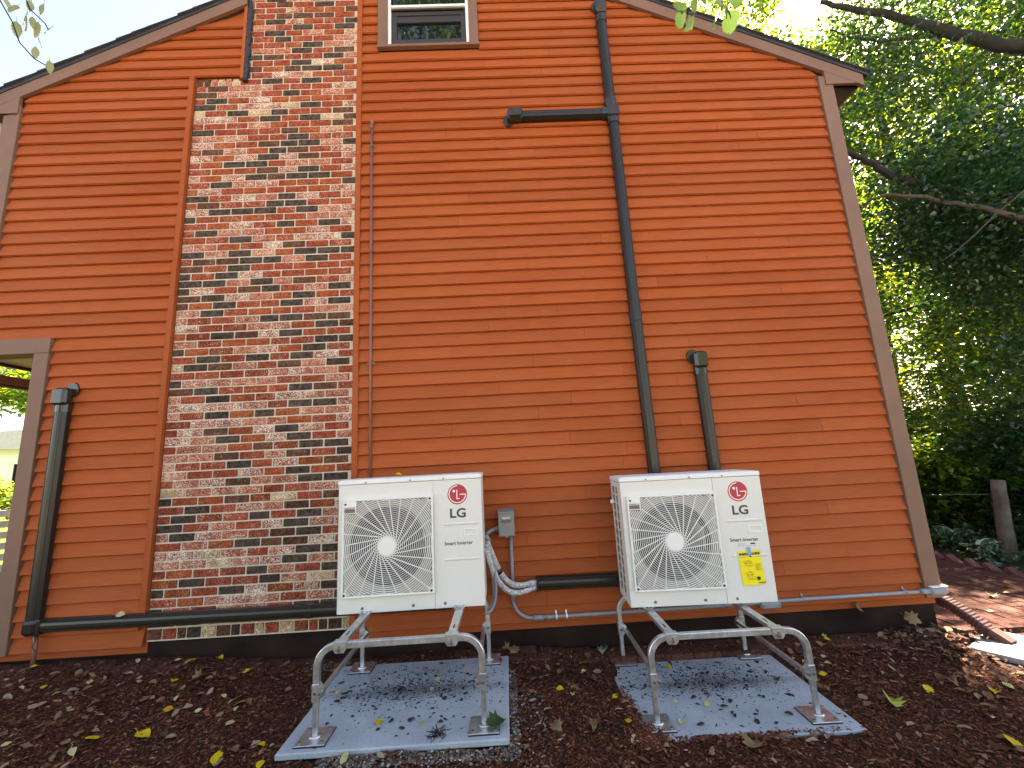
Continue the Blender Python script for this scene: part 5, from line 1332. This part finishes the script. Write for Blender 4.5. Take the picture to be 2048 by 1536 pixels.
# ------------------------------------------------------------------ trees behind the camera (seen only in the window glass; they also shade the wall)
tree('garden_tree', -3.4, -6.0, 12.5, .2, [(-1.4, -2.6, 12.6, (2.6, 1.9, 1.8), .7), (-3.0, -5.0, 11.5, (2.2, 2, 1.8), .3)], 'tall tree behind the camera, its crown mirrored in the window', .13, 200, M_leaf_dark, per=44, spread=.5)
for i, (x, y, h, r) in enumerate([(-14, -24, 11, 4), (0, -30, 13, 4.5), (14, -24, 11, 4)]):
    tree('garden_tree', x, y, h, .25, [(x, y, h*.6, (r, r, h*.36), 1)], ['tree far behind the camera on the left', 'tree far behind the camera in the middle', 'tree far behind the camera on the right'][i], .3, 160, M_leaf, per=40, spread=.9)
mb = MB(); mb.box(-16, 16, -22, -4.0, -.5, -.10); tag(mb.build('bounce_ground', simple('bounce_ground_pale', (.36, .33, .28), .95, var=.15, scale=20, bump=.5)), kind='structure')  # unseen pale slab added behind the camera to bounce sunlight onto the wall

# ------------------------------------------------------------------ overhanging twigs near the camera
def hanging(name, label, stems, leaves, size, seed, pale=False):
    T = empty(name, stems[0][3], label=label, cat='branch'); o0 = Vector(stems[0][3]); r = random.Random(seed)
    for st in stems: part('stem', M_bark, lambda b: b.tube([Vector(p)-o0 for p in st], .0016, 5), T)
    me = [MBleaf(s_+(2 if pale else 0)) for s_ in range(2)]
    for p in leaves:
        s_ = size*r.uniform(.8, 1.15); d = Vector((r.uniform(-.35, .35), r.uniform(-.35, .35), -1)).normalized()
        q = d.to_track_quat('X', 'Z').to_euler()
        e = link('leaf', me[r.randrange(2)], T, loc=Vector(p)-o0, scale=(s_, s_, s_)); e.rotation_mode = 'QUATERNION'
        from mathutils import Quaternion
        e.rotation_quaternion = d.to_track_quat('X', 'Z') @ Quaternion((1, 0, 0), r.uniform(-1.2, 1.2)+PI/2*0)
    return T
_ml = {}
def MBleaf(s_):
    if s_ not in _ml: _ml[s_] = ovate(wd=.78 if s_ < 2 else .5, ser=.22, seed=40+s_, curl=.3).mesh('leaf', leafmat('twig_leaf_backlit_tint', (.42, .48, .22), tr=.5) if s_ > 1 else leafmat('green_twig_leaf', (.05, .10, .02), tr=.4) if s_ == 0 else leafmat('light_twig_leaf', (.075, .13, .03), tr=.45))  # the pale variant has the backlit glare put into its leaf colour
    return _ml[s_]
hanging('hanging_branch', 'leafy green twig hanging into view at the top over the roof edge', [[(.2, -2.4, 10.4), (.45, -.6, 7.2), (.66, .75, 4.4), (.74, 1.21, 3.06), (.76, 1.27, 3.01), (.76, 1.31, 2.97)], [(.45, -.6, 7.2), (.7, .5, 4.9), (.87, 1.19, 3.02), (.88, 1.24, 2.97), (.89, 1.28, 2.93)]],
        [(.73, 1.29, 3.0), (.78, 1.28, 2.99), (.74, 1.32, 2.98), (.78, 1.32, 2.965), (.86, 1.29, 2.945), (.89, 1.27, 2.95), (.91, 1.29, 2.93), (.80, 1.27, 3.01), (.86, 1.25, 2.98), (.83, 1.25, 3.02), (.76, 1.24, 3.03), (.92, 1.25, 2.99)], .075, 3)
hanging('hanging_branch', 'pale backlit twig hanging at the top left against the sky', [[(-1.6, -2.4, 10.6), (-1.5, -.7, 6.6), (-1.35, .5, 3.9), (-1.27, .89, 2.68), (-1.26, .96, 2.6), (-1.27, .99, 2.57), (-1.26, 1.02, 2.55), (-1.25, 1.04, 2.55)], [(-1.5, -.7, 6.6), (-1.3, .5, 4.1), (-1.22, .92, 2.70), (-1.22, .96, 2.64), (-1.21, .99, 2.63), (-1.21, 1.0, 2.62)]],
        [(-1.26, .94, 2.64), (-1.25, .95, 2.63), (-1.24, .97, 2.62), (-1.23, .98, 2.62), (-1.2, .97, 2.65), (-1.23, .99, 2.61), (-1.24, 1.01, 2.59), (-1.27, .98, 2.6), (-1.21, 1.0, 2.62), (-1.25, 1.05, 2.555), (-1.26, 1.02, 2.57), (-1.25, .98, 2.62), (-1.22, .96, 2.65), (-1.24, .94, 2.66), (-1.27, .93, 2.66)], .036, 5, True)
print('boards', NB, 'bricks', len(bricks), 'objects', len(S.objects))
